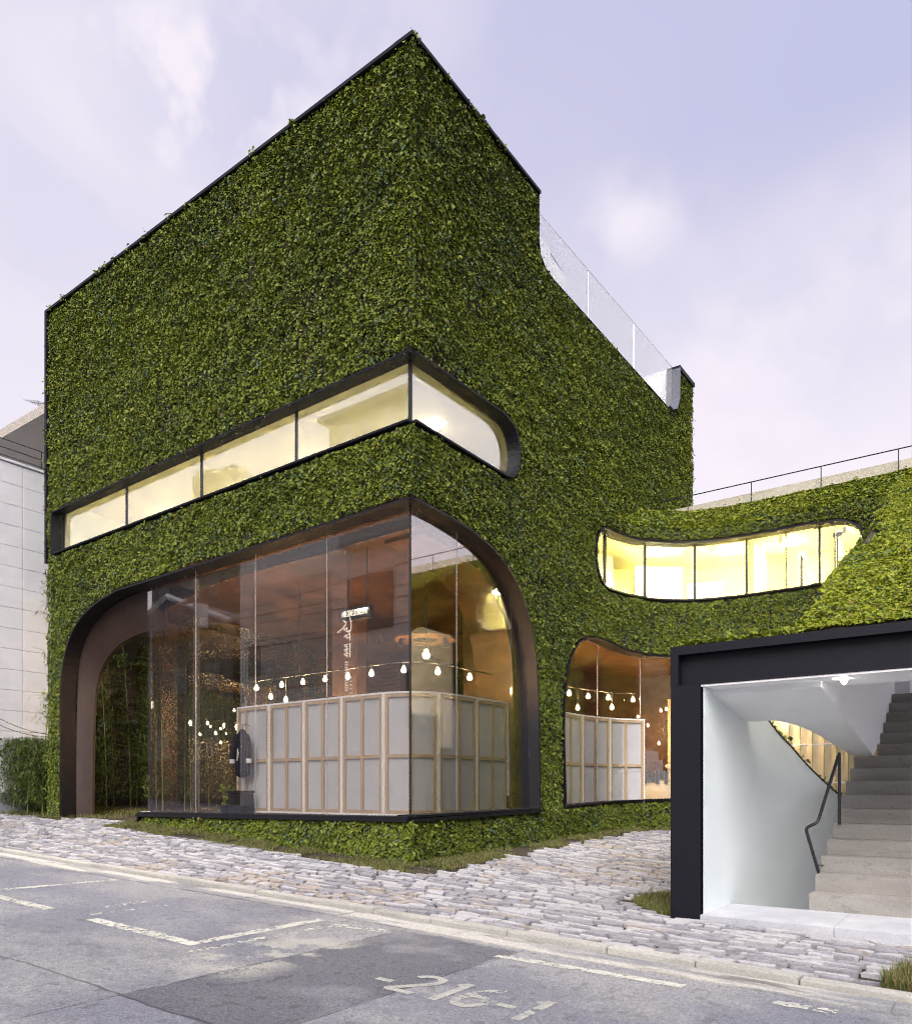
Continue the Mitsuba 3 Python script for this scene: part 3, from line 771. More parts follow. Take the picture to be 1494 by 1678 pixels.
# ---- open passage under the left arch: a tapering brown vault
in_arch = chaikin([(-10.88, .6), (-10.86, 3.3), (-10.68, 4.35), (-10.1, 4.95), (-9.2, 5.24), (-7.74, 5.30)], 3)
out_arch = chaikin([(-11.10, .6), (-11.10, 3.3), (-10.95, 4.95), (-10.2, 5.75), (-9.2, 6.03), (-7.74, 6.13)], 3)
def vault(u, v):
    ia = np.c_[np.interp(u, np.linspace(0, 1, len(in_arch)), in_arch[:, 0]), np.interp(u, np.linspace(0, 1, len(in_arch)), in_arch[:, 1])]
    oa = np.c_[np.interp(u, np.linspace(0, 1, len(out_arch)), out_arch[:, 0]), np.interp(u, np.linspace(0, 1, len(out_arch)), out_arch[:, 1])]
    k = v ** .8
    xz = oa * (1 - k[:, None]) + ia * k[:, None]
    y = .30 + .30 * v
    return np.c_[xz[:, 0], y, xz[:, 1]]
part(bl, 'passage_vault', sheet(vault, 60, 24), 'mat_bronze', smooth=True)
part(bl, 'passage_ceiling', bx(-11.6, -7.74, .3, 2.6, 6.15, 6.3), 'mat_bronze')
part(bl, 'passage_wall', slab(Polygon([(-11.55, .6), (-11.55, 6.16), (-7.76, 6.16), (-7.76, 5.30)] + [tuple(q) for q in in_arch[::-1]]), .60, .66, mapL), 'mat_bronze')

# ---- courtyard window panes
def spane(parent, s0, s1, poly, off, mat, n=None):
    g = poly.intersection(sbox(s0 + .006, -5, s1 - .006, 30))
    return part(parent, 'glass_pane', slab(g, off - .003, off + .003, mapR, .12), mat, smooth=30)
ins = WIN2.buffer(-.03)
sj = [5.2, 7.45, 9.05, 10.25]
for a, b in zip(sj[:-1], sj[1:]): spane(w2k, a, b, ins, .20, 'mat_glass_clear')
for s in sj[1:-1]: part(w2k, 'joint', slab(sbox(s - .006, 1.2, s + .006, 5.1).intersection(WIN2), .19, .215, mapR), 'mat_pale_seal')
part(w2k, 'sill', slab(Polygon([(5.25, 1.02), (5.25, 1.17), (10.3, 1.30), (10.3, 1.15)]), .02, .5, mapR, .25), 'mat_bronze')

# ---- upper lit window on the curve
insy = YEL.buffer(-.045)
sy = [6.8, 7.73, 9.15, 10.41, 11.62, 12.55, 13.31, 13.65, 14.4]
thick = {1, 2, 3, 4, 6}
for a, b in zip(sy[:-1], sy[1:]): spane(yk, a, b, insy, .16, 'mat_glass_yellow')
for i, s in enumerate(sy[1:-1]):
    w = .022 if (i + 1) in thick else .008
    part(yk, 'mullion', slab(sbox(s - w, 6.3, s + w, 8.0).intersection(insy), .13, .20, mapR), 'mat_seal')
def off_strip(s0, s1, d, z0, z1, t=.08, n=40): return slab(sbox(s0, z0, s1, z1), d, d + t, mapR, .25)
part(bl, 'gallery_wall', off_strip(6.2, 16.0, 2.7, 6.3, 8.1), 'mat_yellow_paint')
ssp = np.linspace(6.2, 16.0, 40)
gp = Polygon([tuple(q) for q in pt(ssp) - nrm(ssp) * .22] + [tuple(q) for q in (pt(ssp) - nrm(ssp) * 2.9)[::-1]]).buffer(0)
for z, nm in ((8.02, 'gallery_ceiling'), (6.22, 'gallery_floor')):
    m = cat([trimesh.creation.extrude_polygon(g, .14, engine='earcut') for g in polys(gp)]); m.apply_translation((0, 0, z)); part(bl, nm, m, 'mat_warm_white')
part(bl, 'gallery_wall', cat([bx(-2.6, -2.4, 5.0, 7.5, 6.3, 8.1), bx(-2.6, -.24, 5.9, 6.0, 6.3, 8.1), bx(2.45, 2.6, 10.9, 13, 6.36, 8.02), bx(4.35, 4.5, 11.3, 13, 6.36, 8.02)]), 'mat_yellow_paint')
for (xx, yy) in ((-.9, 8.1), (.3, 10.3), (1.9, 11.3), (3.4, 11.5), (5.2, 11.3), (6.2, 11.4)):
    lamp(bl, 'gallery_lamp', tube([(xx, yy, 7.95), (xx, yy, 7.985)], .16, 16), (1, .93, .66), 34)
for (xx, yy) in ((3.3, 10.75), (4.75, 10.75)):
    part(bl, 'spot_lamp', cat([tube([(xx, yy, 8.02), (xx, yy, 7.93)], .02), tube([(xx, yy - .03, 7.93), (xx, yy + .06, 7.80)], [.05, .06], 12)]), 'mat_white_paint')
for a_, b_, d_, h_ in ((7.9, 9.0, 1.3, 7.9), (9.5, 10.3, 1.5, 7.75), (10.35, 11.0, 1.2, 7.2)): part(bl, 'gallery_panel', slab(sbox(a_, 6.36, b_, h_), d_, d_ + .06, mapR, .2), 'mat_white_paint')
gd = partkey(bl, 'gallery_door'); scene[gd] = mikit.ply(cat([bx(2.9, 3.85, 11.0, 11.02, 6.40, 7.6)]), 'mat_glass_clear')
part(gd, 'handle', bx(3.72, 3.77, 10.95, 10.99, 6.5, 7.45), 'mat_black')
part(bl, 'gallery_post', cat([bx(4.60, 4.63, 10.7, 10.73, 6.36, 7.78), bx(4.52, 4.72, 10.66, 10.76, 7.70, 7.78)]), 'mat_black')

# ---- wing: sloping ivy band, roof slab, parapet
def band(u, v):
    s = 7.6 + 8.4 * u; q = pt(s) - nrm(s) * (.0 + .68 * v)[:, None]
    return np.c_[q, 8.25 + .74 * v ** .8]
part(bl, 'wing_roof', sheet(band, 60, 6), 'mat_felt', smooth=True)
ssp = np.linspace(7.6, 16, 40)
rp = Polygon([tuple(q) for q in pt(ssp) - nrm(ssp) * .6] + [(10, 14), (0, 14), (0, 8.2)]).buffer(0)
m = cat([trimesh.creation.extrude_polygon(g, .1, engine='earcut') for g in polys(rp)]); m.apply_translation((0, 0, 8.84)); part(bl, 'wing_roof', m, 'mat_felt')
r = np.random.default_rng(55); n = 20000
u, v = r.random(n), r.random(n); pos = band(u, v); s = 7.6 + 8.4 * u
no = np.c_[nrm(s) * .75, np.full(n, .66)]; no /= np.linalg.norm(no, axis=1, keepdims=True)
V_, F_, C_ = leaves(pos, no, np.tile([0, 0, 1.], (n, 1)), 56, size=.075, out=(.01, .08), lift=.6, tone=.34, hue=(1.15, 1.12, .9))
part(bl, 'ivy', (V_, F_), 'mat_leaf', color=C_, kind='stuff')
part(bl, 'parapet', bx(.05, 9.5, 10.98, 11.2, 9.02, 9.32), 'mat_concrete', label='low pale concrete parapet along the wing roof')
part(bl, 'parapet_flashing', bx(.05, 9.5, 10.84, 10.98, 8.90, 9.03), 'mat_black_steel')
rl = thing('roof_railing', 'thin black railing on the low wing roof above the green slope', 'railing')
part(rl, 'top_rail', tube([(.1, 10.8, 9.54), (9.0, 10.8, 9.52)], .016, 8), 'mat_rail_black')
for xx in (.91, 2.57, 4.23, 5.89, 7.55): part(rl, 'post', tube([(xx, 10.8, 8.95), (xx, 10.8, 9.53)], .013, 8), 'mat_rail_black')

# ---- planted slope over the stair
def slope_z(y): return 3.30 + .5 * (y + .61)
def slope(u, v):
    x_ = 6.12 + 4.5 * u; y_ = -.55 + 11.1 * v
    return np.c_[x_, y_, slope_z(y_) - .05]
part(bl, 'planted_slope', sheet(slope, 4, 30), 'mat_felt')
n = 140000; r = np.random.default_rng(66)
u, v = r.random(n) * .62, r.random(n); pos = slope(u, v); edge_ = np.exp(-((pos[:, 0] - 6.12) / .35) ** 2)
pos[:, 0] += edge_ * (.75 * (meshkit.fbm(np.c_[pos[:, 1] * 1.1, pos[:, 1] * 0, pos[:, 1] * 0], 3, 8) - .62)); pos[:, 2] -= np.clip(6.12 - pos[:, 0], 0, 1) ** 1.3 * .8
no = np.tile(np.array([0, -.447, .894]), (n, 1))
V_, F_, C_ = leaves(pos, no, np.tile([0, .3, .95], (n, 1)), 67, size=.050, out=(.02, .09), lift=.2, tone=.36, jit=.4, hue=(1.35, 1.28, .8))
part(bl, 'ivy', (V_, F_), 'mat_leaf', color=C_, kind='stuff', label='bright green ground cover on the slope over the stair')
part(bl, 'planted_slope', quad((6.13, 2.4, slope_z(2.4) - 1.3), (6.13, 10.4, slope_z(10.4) - 1.3), (6.13, 10.4, slope_z(10.4) - .05), (6.13, 2.4, slope_z(2.4) - .05)), 'mat_felt')
n = 9000; yy_ = r.uniform(2.4, 10.4, n); pos = np.c_[np.full(n, 6.12), yy_, slope_z(yy_) - 1.2 * r.random(n)]
V_, F_, C_ = leaves(pos, np.tile([-1., -.2, .1], (n, 1)), np.tile([0, 0, 1.], (n, 1)), 69, size=.065, tone=.25)
part(bl, 'ivy', (V_, F_), 'mat_leaf', color=C_, kind='stuff')
n = 1500; pos = np.c_[r.uniform(4.66, 6.2, n), r.uniform(-.52, -.3, n), 3.28 + .05 * r.random(n)]
V_, F_, C_ = leaves(pos, np.tile([0, -.3, .95], (n, 1)), np.tile([0, 0, 1.], (n, 1)), 68, size=.09, out=(.0, .08), tone=.4, jit=.7)
part(bl, 'ivy', (V_, F_), 'mat_leaf', color=C_, kind='stuff')

# ---- roof terrace
tb = thing('terrace_balustrade', 'clear glass balustrade along the cut-away roof terrace', 'balustrade')
for a, b in ((4.2, 6.74), (6.74, 9.48), (9.48, 12.35)):
    part(tb, 'glass_pane', quad((-.1, a + .01, 12.4), (-.1, b - .01, 12.4), (-.1, b - .01, 13.60 + .038 * b), (-.1, a + .01, 13.60 + .038 * a)), 'mat_glass_rail')
    part(tb, 'edge_strip', tube([(-.1, a, 13.605 + .038 * a), (-.1, b, 13.605 + .038 * b)], .008, 6), 'mat_silver')
for b in (6.74, 9.48): part(tb, 'post', cat([tube([(-.1, b, 12.4), (-.1, b, 13.60 + .038 * b)], .012, 6), ball((-.1, b, 13.58 + .038 * b), .028, 1)]), 'mat_silver')
part(bl, 'terrace_wall', bx(-3.5, -.32, 12.47, 12.6, 12.4, 14.12), 'mat_frosted', label='white end wall of the roof terrace')
sc = thing('terrace_screen', 'white frosted screen standing behind the curved left end of the roof terrace', 'screen')
part(sc, 'panel', bx(-.62, -.58, 4.2, 5.78, 12.42, 14.0), 'mat_frosted'); part(sc, 'panel', bx(-.62, -.58, 5.80, 6.5, 12.42, 13.80), 'mat_frosted')
part(sc, 'cap', tube([(-.6, 4.2, 14.22), (-.6, 6.5, 13.80)], .015, 6), 'mat_grey_metal')

# ------------------------------------------------------------------ stair portal
sp = thing('stair_portal', 'black steel portal framing a white stairwell on the right', 'portal')
YF = -.61
part(sp, 'pillar', cham(4.59, 4.955, YF, YF + .40, -.12, 2.79, .004), 'mat_black_steel')
lin = partkey(sp, 'lintel'); scene[lin] = mikit.ply(cat([bx(4.59, 9.0, YF, YF + .38, 3.17, 3.275), bx(4.59, 4.685, YF, YF + .38, 2.79, 3.17), bx(4.685, 9.0, YF + .14, YF + .38, 2.79, 3.17), bx(4.685, 9.0, YF, YF + .14, 2.79, 2.80)]), 'mat_black_steel')
def S(x_, y_): return 2.76 - .15 * (y_ + .61)
arch_edge = [(4.99, .86), (4.95, 1.15), (5.05, 1.32), (5.32, 1.24), (5.55, 1.55), (5.67, 2.0), (5.75, 2.45), (5.80, 2.9), (5.86, 3.4), (5.95, 4.05), (5.2, 4.6), (4.6, 4.2), (4.6, .86)]
cp = Polygon([(4.955, YF + .38), (6.22, YF + .38), (6.22, 4.0), (4.955, 4.0)]).difference(Polygon([(4.99, .86)] + [tuple(q) for q in chaikin(arch_edge[1:10], 2)] + arch_edge[10:12] + [(4.6, .86)]).buffer(0))
m = slab(cp, 0, .10, lambda a, d, b: np.c_[a, b, S(a, b) + d]); part(sp, 'ceiling', m, 'mat_white_paint')
part(sp, 'ceiling', bx(6.22, 9.0, YF + .38, .6, 2.80, 2.9), 'mat_white_paint')
part(sp, 'ceiling_edge', bx(4.957, 9.0, YF + .015, YF + .38, 2.765, 2.788), 'mat_white_paint')
wp = chaikin([(4.985, YF + .02), (4.985, .9), (4.98, 1.9), (5.18, 2.95), (5.70, 4.0), (6.15, 4.5)], 3)
wd = np.r_[0, np.cumsum(np.linalg.norm(np.diff(wp, axis=0), axis=1))]
def wtop(y): return np.interp(y, [-.7, .8, 1.6, 1.9, 2.95, 4.0, 4.5], [2.76, 2.76, 2.78, 2.74, 2.19, 1.43, 1.12])
def well(u, v):
    d = u * wd[-1]; a = np.interp(d, wd, wp[:, 0]); b = np.interp(d, wd, wp[:, 1])
    return np.c_[a, b, -2.5 + (wtop(b) + 2.5) * v]
wk = part(sp, 'well_wall', sheet(well, 70, 30), 'mat_pale_wall', smooth=True, label='pale curved wall of the stairwell with a sloping top edge')
led = [(np.interp(q, wd, wp[:, 0]), np.interp(q, wd, wp[:, 1])) for q in np.linspace(0, wd[-1], 60)]
led = np.array([(a, b, wtop(b) + .012) for a, b in led if b > 1.75])
part(sp, 'planted_ledge', tube(led, .014, 6), 'mat_black_steel')
part(sp, 'side_wall', cat([quad((6.22, -.23, .1), (6.22, 8.5, .1), (6.22, 8.5, 7), (6.22, -.23, 3.0)), bx(6.05, 9.0, 9.4, 9.5, 3, 8.5)]), 'mat_white_paint') if False else None
part(sp, 'upper_wall', trimesh.creation.extrude_triangulation(np.array([(-.2, S(0, -.2) + .01), (4.0, 2.07), (6.9, 3.05), (6.9, 6.2), (-.2, 3.2)]), [[0, 1, 2], [0, 2, 3], [0, 3, 4]], .05).apply_transform(np.array([[0, 0, 1, 6.17], [1, 0, 0, 0], [0, 1, 0, 0], [0, 0, 0, 1]])), 'mat_white_paint')
n = 130; r = np.random.default_rng(77)
i = r.integers(0, len(led), n); n2 = np.maximum(0, r.normal(0, 1, n))
pos = led[i] + np.c_[r.normal(0, .02, n), r.normal(0, .03, n), r.random(n) * .10 * (meshkit.noise(led[i] * 3, 2) ** 2 * 2)]
V_, F_, C_ = leaves(pos, np.tile([0, -.6, .7], (n, 1)), np.tile([0, 0, 1.], (n, 1)), 78, size=.06, out=(0, .02), lift=.2, jit=.8)
lp = thing('ledge_planting', 'small green plants along the slanting ledge in the stairwell', 'plant', kind='stuff'); whole(lp, (V_, F_), 'mat_leaf', color=C_)

st = thing('staircase', 'wide flight of worn travertine steps rising through the portal', 'stairs')
RZ, RUN, Y0 = .205, .39, .52
for i in range(10):
    z0, y0 = .02 + RZ * i, Y0 + RUN * i
    part(st, 'step', cat([cham(5.94, 9.0, y0, y0 + RUN + .5, z0 - .004 if i else -.02, z0 + RZ, .008)]), 'mat_stair_stone')
for i in range(10, 16):
    z0, y0 = .02 + RZ * i, Y0 + RUN * i
    part(st, 'step', cham(6.225, 9.0, y0, y0 + RUN + .5, z0 - .004, z0 + RZ, .008), 'mat_stair_stone')
for i in range(16, 24):
    z0, y0 = .02 + RZ * i, Y0 + .7 + RUN * i
    part(st, 'step', cham(6.47, 9.0, y0, y0 + RUN + .9, z0 - .004, z0 + RZ, .008), 'mat_stair_stone')
part(st, 'landing', cham(6.225, 9.0, Y0 + RUN * 16 - .02, Y0 + RUN * 16 + 1.2, .02 + RZ * 16 - .3, .02 + RZ * 16 - .002, .008), 'mat_stair_stone')
part(st, 'stair_wall', bx(6.20, 6.465, 6.9, 11, 2.9, 6.5), 'mat_white_paint')
th = thing('threshold', 'pale marble slab at the foot of the stairs, under the black portal', 'doorstep')
for a, b in ((4.96, 6.42), (6.42, 7.9), (7.9, 9.0)): part(th, 'slab', cham(a + .002, b - .002, YF - .03, .53, -.16, .022, .006), 'mat_marble')
hr = thing('handrail', 'black bent tube handrail at the left end of the steps', 'handrail')
hp = round_line([(5.93, 1.25, .42), (5.78, 1.12, 1.02), (5.92, 1.45, 1.10), (6.13, 1.75, 2.05), (6.13, 2.02, 2.0), (6.05, 2.20, 1.02)], .07)
hp = round_line([(5.925, 1.30, .38), (5.78, 1.15, 1.02), (5.93, 1.15, 1.09), (6.09, 1.75, 2.03), (6.045, 2.03, 1.98), (6.045, 2.05, 1.04)], .06)
part(hr, 'tube', tube(hp, .021, 10), 'mat_rail_black', smooth=True)
part(hr, 'bracket', tube([(5.90, 1.29, .52), (5.98, 1.29, .52)], .007, 6), 'mat_rail_black')
dl = thing('downlight', 'small white downlight under the portal lintel', 'lamp')
whole(dl, tube([(6.47, -.3, 2.80), (6.47, -.3, 2.74), (6.47, -.3, 2.70)], [.035, .035, .010], 12), 'mat_white_paint'); scene[dl]['emitter'] = glow((1, .97, .9), 9)

cwp = np.array([(4.66, -.2), (4.66, 1.4), (3.5, 5.75)])
cwl = np.r_[0, np.cumsum(np.linalg.norm(np.diff(cwp, axis=0), axis=1))]
def mapW(q, d, z):
    k = np.stack([np.interp(q, cwl, cwp[:, 0]), np.interp(q, cwl, cwp[:, 1])], -1)
    return np.c_[k[..., 0] + np.asarray(d), k[..., 1], z]
part(sp, 'court_wall', slab(sbox(0, -.2, cwl[-1], 3.4), .0, .12, mapW, .8), 'mat_felt')
P = scatter(sbox(0, .1, cwl[-1], 3.45), 900, 71); pos = mapW(P[:, 0], np.zeros(len(P)), P[:, 1])
V_, F_, C_ = leaves(pos, np.tile([-1., 0, 0], (len(P), 1)), np.tile([0, 0, 1.], (len(P), 1)), 72, size=.075); part(sp, 'ivy', (V_, F_), 'mat_leaf', color=C_, kind='stuff')
cs = thing('corrugated_screen', 'cream corrugated translucent screen behind the stairwell', 'screen')
for i in range(13):
    a = 3.62 + i * .20
    m = sheet(lambda u, v, a=a: np.c_[a + .192 * u, 5.6 + .05 * np.sin(u * np.pi) , .5 + 2.8 * v], 8, 2)
    part(cs, 'panel', m, 'mat_cream', smooth=True)
for z, a, b in ((2.36, 4.2, 5.95), (1.66, 4.5, 6.0)): part(cs, 'rail', tube([(a, 5.45, z), (b, 5.45, z)], .014, 6), 'mat_silver')
for xx in (4.25, 4.62): 
    k = thing('screen_lamp', ('left' if xx < 4.5 else 'right') + ' one of two warm bulbs glowing in front of the corrugated screen', 'lamp', 'bulbs before the corrugated screen'); whole(k, ball((xx, 5.35, 3.02), .05), 'mat_petal', smooth=True); scene[k]['emitter'] = glow((1, .72, .38), 22)

# ------------------------------------------------------------------ canvas partition inside the shop
cpth = round_line([(-5.87, 1.12), (-.62, 1.0), (-.42, 5.0), (-.40, 7.2), (-.05, 8.45), (.42, 9.0)], 1.15, 16)
cd = np.r_[0, np.cumsum(np.linalg.norm(np.diff(cpth, axis=0), axis=1))]
def cpt(d, off=0.):
    p = np.stack([np.interp(d, cd, cpth[:, 0]), np.interp(d, cd, cpth[:, 1])], -1)
    e = .05; t = np.stack([np.interp(d + e, cd, cpth[:, 0]) - np.interp(d - e, cd, cpth[:, 0]), np.interp(d + e, cd, cpth[:, 1]) - np.interp(d - e, cd, cpth[:, 1])], -1)
    t /= np.linalg.norm(t, axis=-1, keepdims=True)
    return p + np.stack([t[..., 1], -t[..., 0]], -1) * np.asarray(off)[..., None]     # off > 0: towards the street
def mapC(s, d, z): return np.c_[cpt(s, -np.asarray(d)), z]
cpn = thing('canvas_partition', 'curved room divider of stretched canvas panels on pale timber stretchers, behind the glass', 'room divider')
PZ0, PZ1 = FZ + .02, 3.36
w = 1.085; d = 0.02; k = 0
W_ = w
while cd[-1] - d > .35:
    w = min(W_, cd[-1] - d - .02)
    cv = part(cpn, 'canvas_panel', slab(sbox(d + .02, PZ0 + .03, d + w - .02, PZ1 - .03), .035, .04, mapC, .1), 'mat_canvas')
    mid = d + w * (.5 if k else .27)
    bars = [sbox(d + .035, PZ0 + .035, d + .095, PZ1 - .035), sbox(d + w - .095, PZ0 + .035, d + w - .035, PZ1 - .035), sbox(mid - .032, PZ0 + .1, mid + .032, PZ1 - .1), sbox(d + .095, PZ0 + .035, d + w - .095, PZ0 + .1), sbox(d + .095, PZ1 - .1, d + w - .095, PZ1 - .035)]
    mz = PZ0 + 1.08
    bars += [sbox(d + .095, mz, mid - .032, mz + .065), sbox(mid + .032, mz, d + w - .095, mz + .065)]
    for bq in bars: part(cv, 'stretcher_bar', slab(bq, -.005, .030, mapC, .18), 'mat_pine')
    eg = sbox(d + .004, PZ0, d + w - .004, PZ1).difference(sbox(d + .034, PZ0 + .034, d + w - .034, PZ1 - .034))
    part(cv, 'edge', slab(eg, -.012, .045, mapC, .18), 'mat_canvas_edge')
    d += w; k += 1

# ---- lamp tracks with bare bulbs
BULB = 42
tk = thing('lamp_track', 'curved ceiling track with bare glowing bulbs above the canvas partition', 'lamp')
tpath = np.array([(*cpt(q, -.34), 3.96) for q in np.linspace(.0, 8.9, 60)])
part(tk, 'track', tube(tpath, .014, 6), 'mat_black', smooth=True)
def bulb(parent, p, top, r=.048, rad=BULB):
    part(parent, 'cord', tube([(p[0], p[1], top), (p[0], p[1], p[2] + r * 1.3)], .009, 6), 'mat_black')
    lamp(parent, 'bulb', cat([ball(p, r, 2), tube([(p[0], p[1], p[2] + r * .7), (p[0], p[1], p[2] + r * 1.7)], [r * .55, r * .38], 8)]), WARM, rad)
for q in (.25, 1.1, 1.78, 2.45, 3.1, 3.75, 4.65, 5.72, 6.75, 7.6): bulb(tk, (*cpt(np.array(q), -.34), 3.80), 3.95)
for q, z in ((.55, 3.60), (1.05, 3.50)): bulb(tk, (*cpt(np.array(q), -.5), z), 3.95)
for a in (.2, .55, .85): 
    q = tpath[int(a * 59)]; part(tk, 'hanger', tube([(q[0], q[1], 3.96), (q[0], q[1], float(ceil_z(q[0], q[1])))], .010, 6), 'mat_black')
tk2 = thing('lamp_track', 'lamp track with bare bulbs seen through the courtyard window', 'lamp')
t2 = np.array([(*cpt(q, -.3), 4.05) for q in np.linspace(9.2, cd[-1] - .12, 40)])
part(tk2, 'track', tube(t2, .014, 6), 'mat_black', smooth=True)
e_ = cd[-1]
for q, z in ((e_ - 3.0, 3.86), (e_ - 2.3, 3.88), (e_ - 1.55, 3.88), (e_ - .85, 3.9), (e_ - .2, 3.88), (e_ - 1.95, 3.56), (e_ - .75, 3.66)): bulb(tk2, (*cpt(np.array(q), -.3), z), 4.05)
pl = thing('pendant_lamp', 'large round globe bulb hanging near the glass corner', 'lamp'); bulb(pl, (-1.25, 2.0, 4.16), 5.6, .07, 10)
cf = thing('ceiling_ring_lamp', 'round flat ceiling ring fitting with spots, inside near the glass corner', 'lamp')
part(cf, 'ring', cat([trimesh.creation.annulus(.28, .62, .03).apply_translation((-1.75, 2.6, 4.62))]), 'mat_soffit_wood')
for a in (0, 120, 240): part(cf, 'spot', tube([(-1.75 + .5 * math.cos(math.radians(a)), 2.6 + .5 * math.sin(math.radians(a)), 4.6), (-1.75 + .55 * math.cos(math.radians(a)), 2.6 + .55 * math.sin(math.radians(a)), 4.42)], [.05, .07], 10), 'mat_black')
part(cf, 'stem', tube([(-1.75, 2.6, 4.65), (-1.75, 2.6, 5.5)], .015, 6), 'mat_black')
# small festoon bulbs in the passage garden
for (xx, yy, zz) in ((-10.0, 4.3, 3.82), (-9.1, 4.6, 3.85), (-8.4, 4.2, 3.74), (-8.9, 5.2, 3.45), (-11.4, 4.9, 3.4), (-10.9, 5.3, 3.0), (-10.4, 5.6, 3.05), (-9.9, 6.0, 3.1), (-12.2, 5.5, 3.05)):
    k = thing('festoon_bulb', 'small warm bulb hanging among the bamboo in the rear garden', 'lamp', 'festoon bulbs in the rear garden'); bulb(k, (xx, yy, zz), zz + .12, .033, 6)
# warm pendants in the courtyard room
r = np.random.default_rng(12)
for i in range(12):
    p = (r.uniform(-.9, .9), r.uniform(10.6, 12.3), r.uniform(2.7, 3.9))
    k = thing('hanging_bulb', 'small bulb in the cluster glowing in the warm back room behind the courtyard window', 'lamp', 'cluster of small bulbs in the back room'); bulb(k, p, p[2] + .12, .03, 22)
ct = thing('counter', 'cream sales counter in the warm back room behind the courtyard window', 'counter')
part(ct, 'body', cham(-.6, .95, 10.5, 11.1, FZ, 2.02, .01), 'mat_cream'); part(ct, 'top', cham(-.63, .98, 10.47, 11.13, 2.022, 2.06, .006), 'mat_cream')
fl = thing('flower_bunch', 'bunch of white flowers lying on the cream counter', 'flowers')
r = np.random.default_rng(13)
part(fl, 'blossom', cat([ball((r.uniform(.3, .85), r.uniform(10.6, 10.9), 2.12 + .1 * r.random()), r.uniform(.04, .07), 1) for _ in range(26)]), 'mat_petal')
drp = thing('draped_cloth', 'dark cloth hanging over the front of the cream counter', 'cloth')
whole(drp, cat([cham(-.35 + .12 * i, -.25 + .12 * i, 10.44, 10.465, 2.06 - .22 - .13 * abs(math.sin(i * 1.9)), 2.075, .004) for i in range(7)]), 'mat_black')

# ---- coat, box, signs
co = thing('coat', 'black coat with white cuffs hanging on the left end of the canvas partition', 'coat')
def loft(rings, n=20):
    ang = np.arange(n) * 2 * np.pi / n; V = []
    for (cx_, cy_, z, a, b, wv) in rings:
        rr = 1 + wv * np.cos(ang * 7)
        V.append(np.c_[cx_ + a * rr * np.cos(ang), cy_ + b * rr * np.sin(ang), np.full(n, z)])
    V = np.vstack(V); F = []
    for i in range(len(rings) - 1):
        for j in range(n):
            q = [i * n + j, i * n + (j + 1) % n, (i + 1) * n + (j + 1) % n, (i + 1) * n + j]; F += [[q[0], q[1], q[2]], [q[0], q[2], q[3]]]
    m = trimesh.Trimesh(V, F, process=False)
    if m.volume < 0: m.invert()
    return m
X0, Y0c = -5.40, .90
part(co, 'body', loft([(X0, Y0c, 2.84, .04, .03, 0), (X0, Y0c, 2.80, .09, .05, 0), (X0, Y0c, 2.72, .17, .07, .02), (X0, Y0c, 2.5, .21, .09, .03), (X0, Y0c, 2.2, .21, .09, .05), (X0, Y0c, 1.98, .22, .10, .07), (X0 + .01, Y0c, 1.86, .20, .09, .09), (X0 + .02, Y0c, 1.80, .10, .04, .1)]), 'mat_coat', smooth=True)
for s_ in (-1, 1):
    sl = part(co, 'sleeve', tube([(X0 + s_ * .14, Y0c - .02, 2.70), (X0 + s_ * .23, Y0c - .04, 2.5), (X0 + s_ * .27, Y0c - .05, 2.28), (X0 + s_ * .27, Y0c - .05, 2.20)], [.07, .075, .06, .055], 12), 'mat_coat', smooth=True)
    part(sl, 'cuff', tube([(X0 + s_ * .27, Y0c - .05, 2.20), (X0 + s_ * .275, Y0c - .05, 2.11)], [.058, .060], 12), 'mat_cuff')
part(co, 'scarf', tube([(X0 - .03, Y0c - .105, 2.42), (X0, Y0c - .115, 2.3), (X0 - .04, Y0c - .11, 2.16)], [.008, .02, .012], 8), 'mat_cuff')
part(co, 'hook', tube(round_line([(X0, Y0c, 2.84), (X0, Y0c, 2.93), (X0 + .04, Y0c + .03, 2.95), (X0 + .02, Y0c + .18, 2.93)], .02), .008, 6), 'mat_black')
sb = thing('display_box', 'black box stool on the floor below the hanging coat', 'box')
part(sb, 'body', cham(-5.52, -5.13, .62, .98, FZ, 1.46, .01), 'mat_black'); part(sb, 'lid', cham(-5.55, -5.10, .59, 1.0, 1.462, 1.52, .008), 'mat_black')
fp = thing('potted_plant', 'sparse yellow-leaved plant beside the black box', 'plant')
part(fp, 'pot', tube([(-5.85, .8, FZ), (-5.85, .8, FZ + .18)], [.08, .11], 14), 'mat_black')
part(fp, 'stem', cat([tube([(-5.85, .8, FZ + .15), (-5.85 + .05 * i - .1, .78 + .02 * i, 1.45 + .05 * i)], .005, 5) for i in range(5)]), 'mat_culm')
n = 90; pos = np.c_[-5.85 + rng.normal(0, .12, n), .8 + rng.normal(0, .08, n), 1.45 + rng.normal(0, .17, n)]
V_, F_, C_ = leaves(pos, np.tile([0, -1., .3], (n, 1)), np.tile([0, 0, 1.], (n, 1)), 91, size=.07, out=(0, .02), tone=.5, jit=.9); part(fp, 'leaf_cluster', (V_, F_), 'mat_leaf', color=C_, kind='stuff')
sg = thing('hanging_sign', 'black box sign with lit white lettering hanging on two rods inside the glass', 'sign')
part(sg, 'box', cham(-2.43, -1.68, .84, .96, 4.76, 4.99, .006), 'mat_black')
tm = meshkit.text_mesh('ANN DEMEULEMEESTER', .085, .004)
tm.apply_translation((-tm.bounds[0][0], 0, 0)); tm.apply_scale((.66 / tm.extents[0], 1.35, 1))
tm.apply_transform(np.array([[1, 0, 0, -2.39], [0, 0, -1, .838], [0, 1, 0, 4.83], [0, 0, 0, 1]]))
lamp(sg, 'lettering', tm, (1, .93, .8), .11)
lamp(sg, 'tube_lamp', tube([(-1.98, .80, 4.915), (-1.70, .80, 4.915)], .016, 8), (1, .9, .7), 1.2)
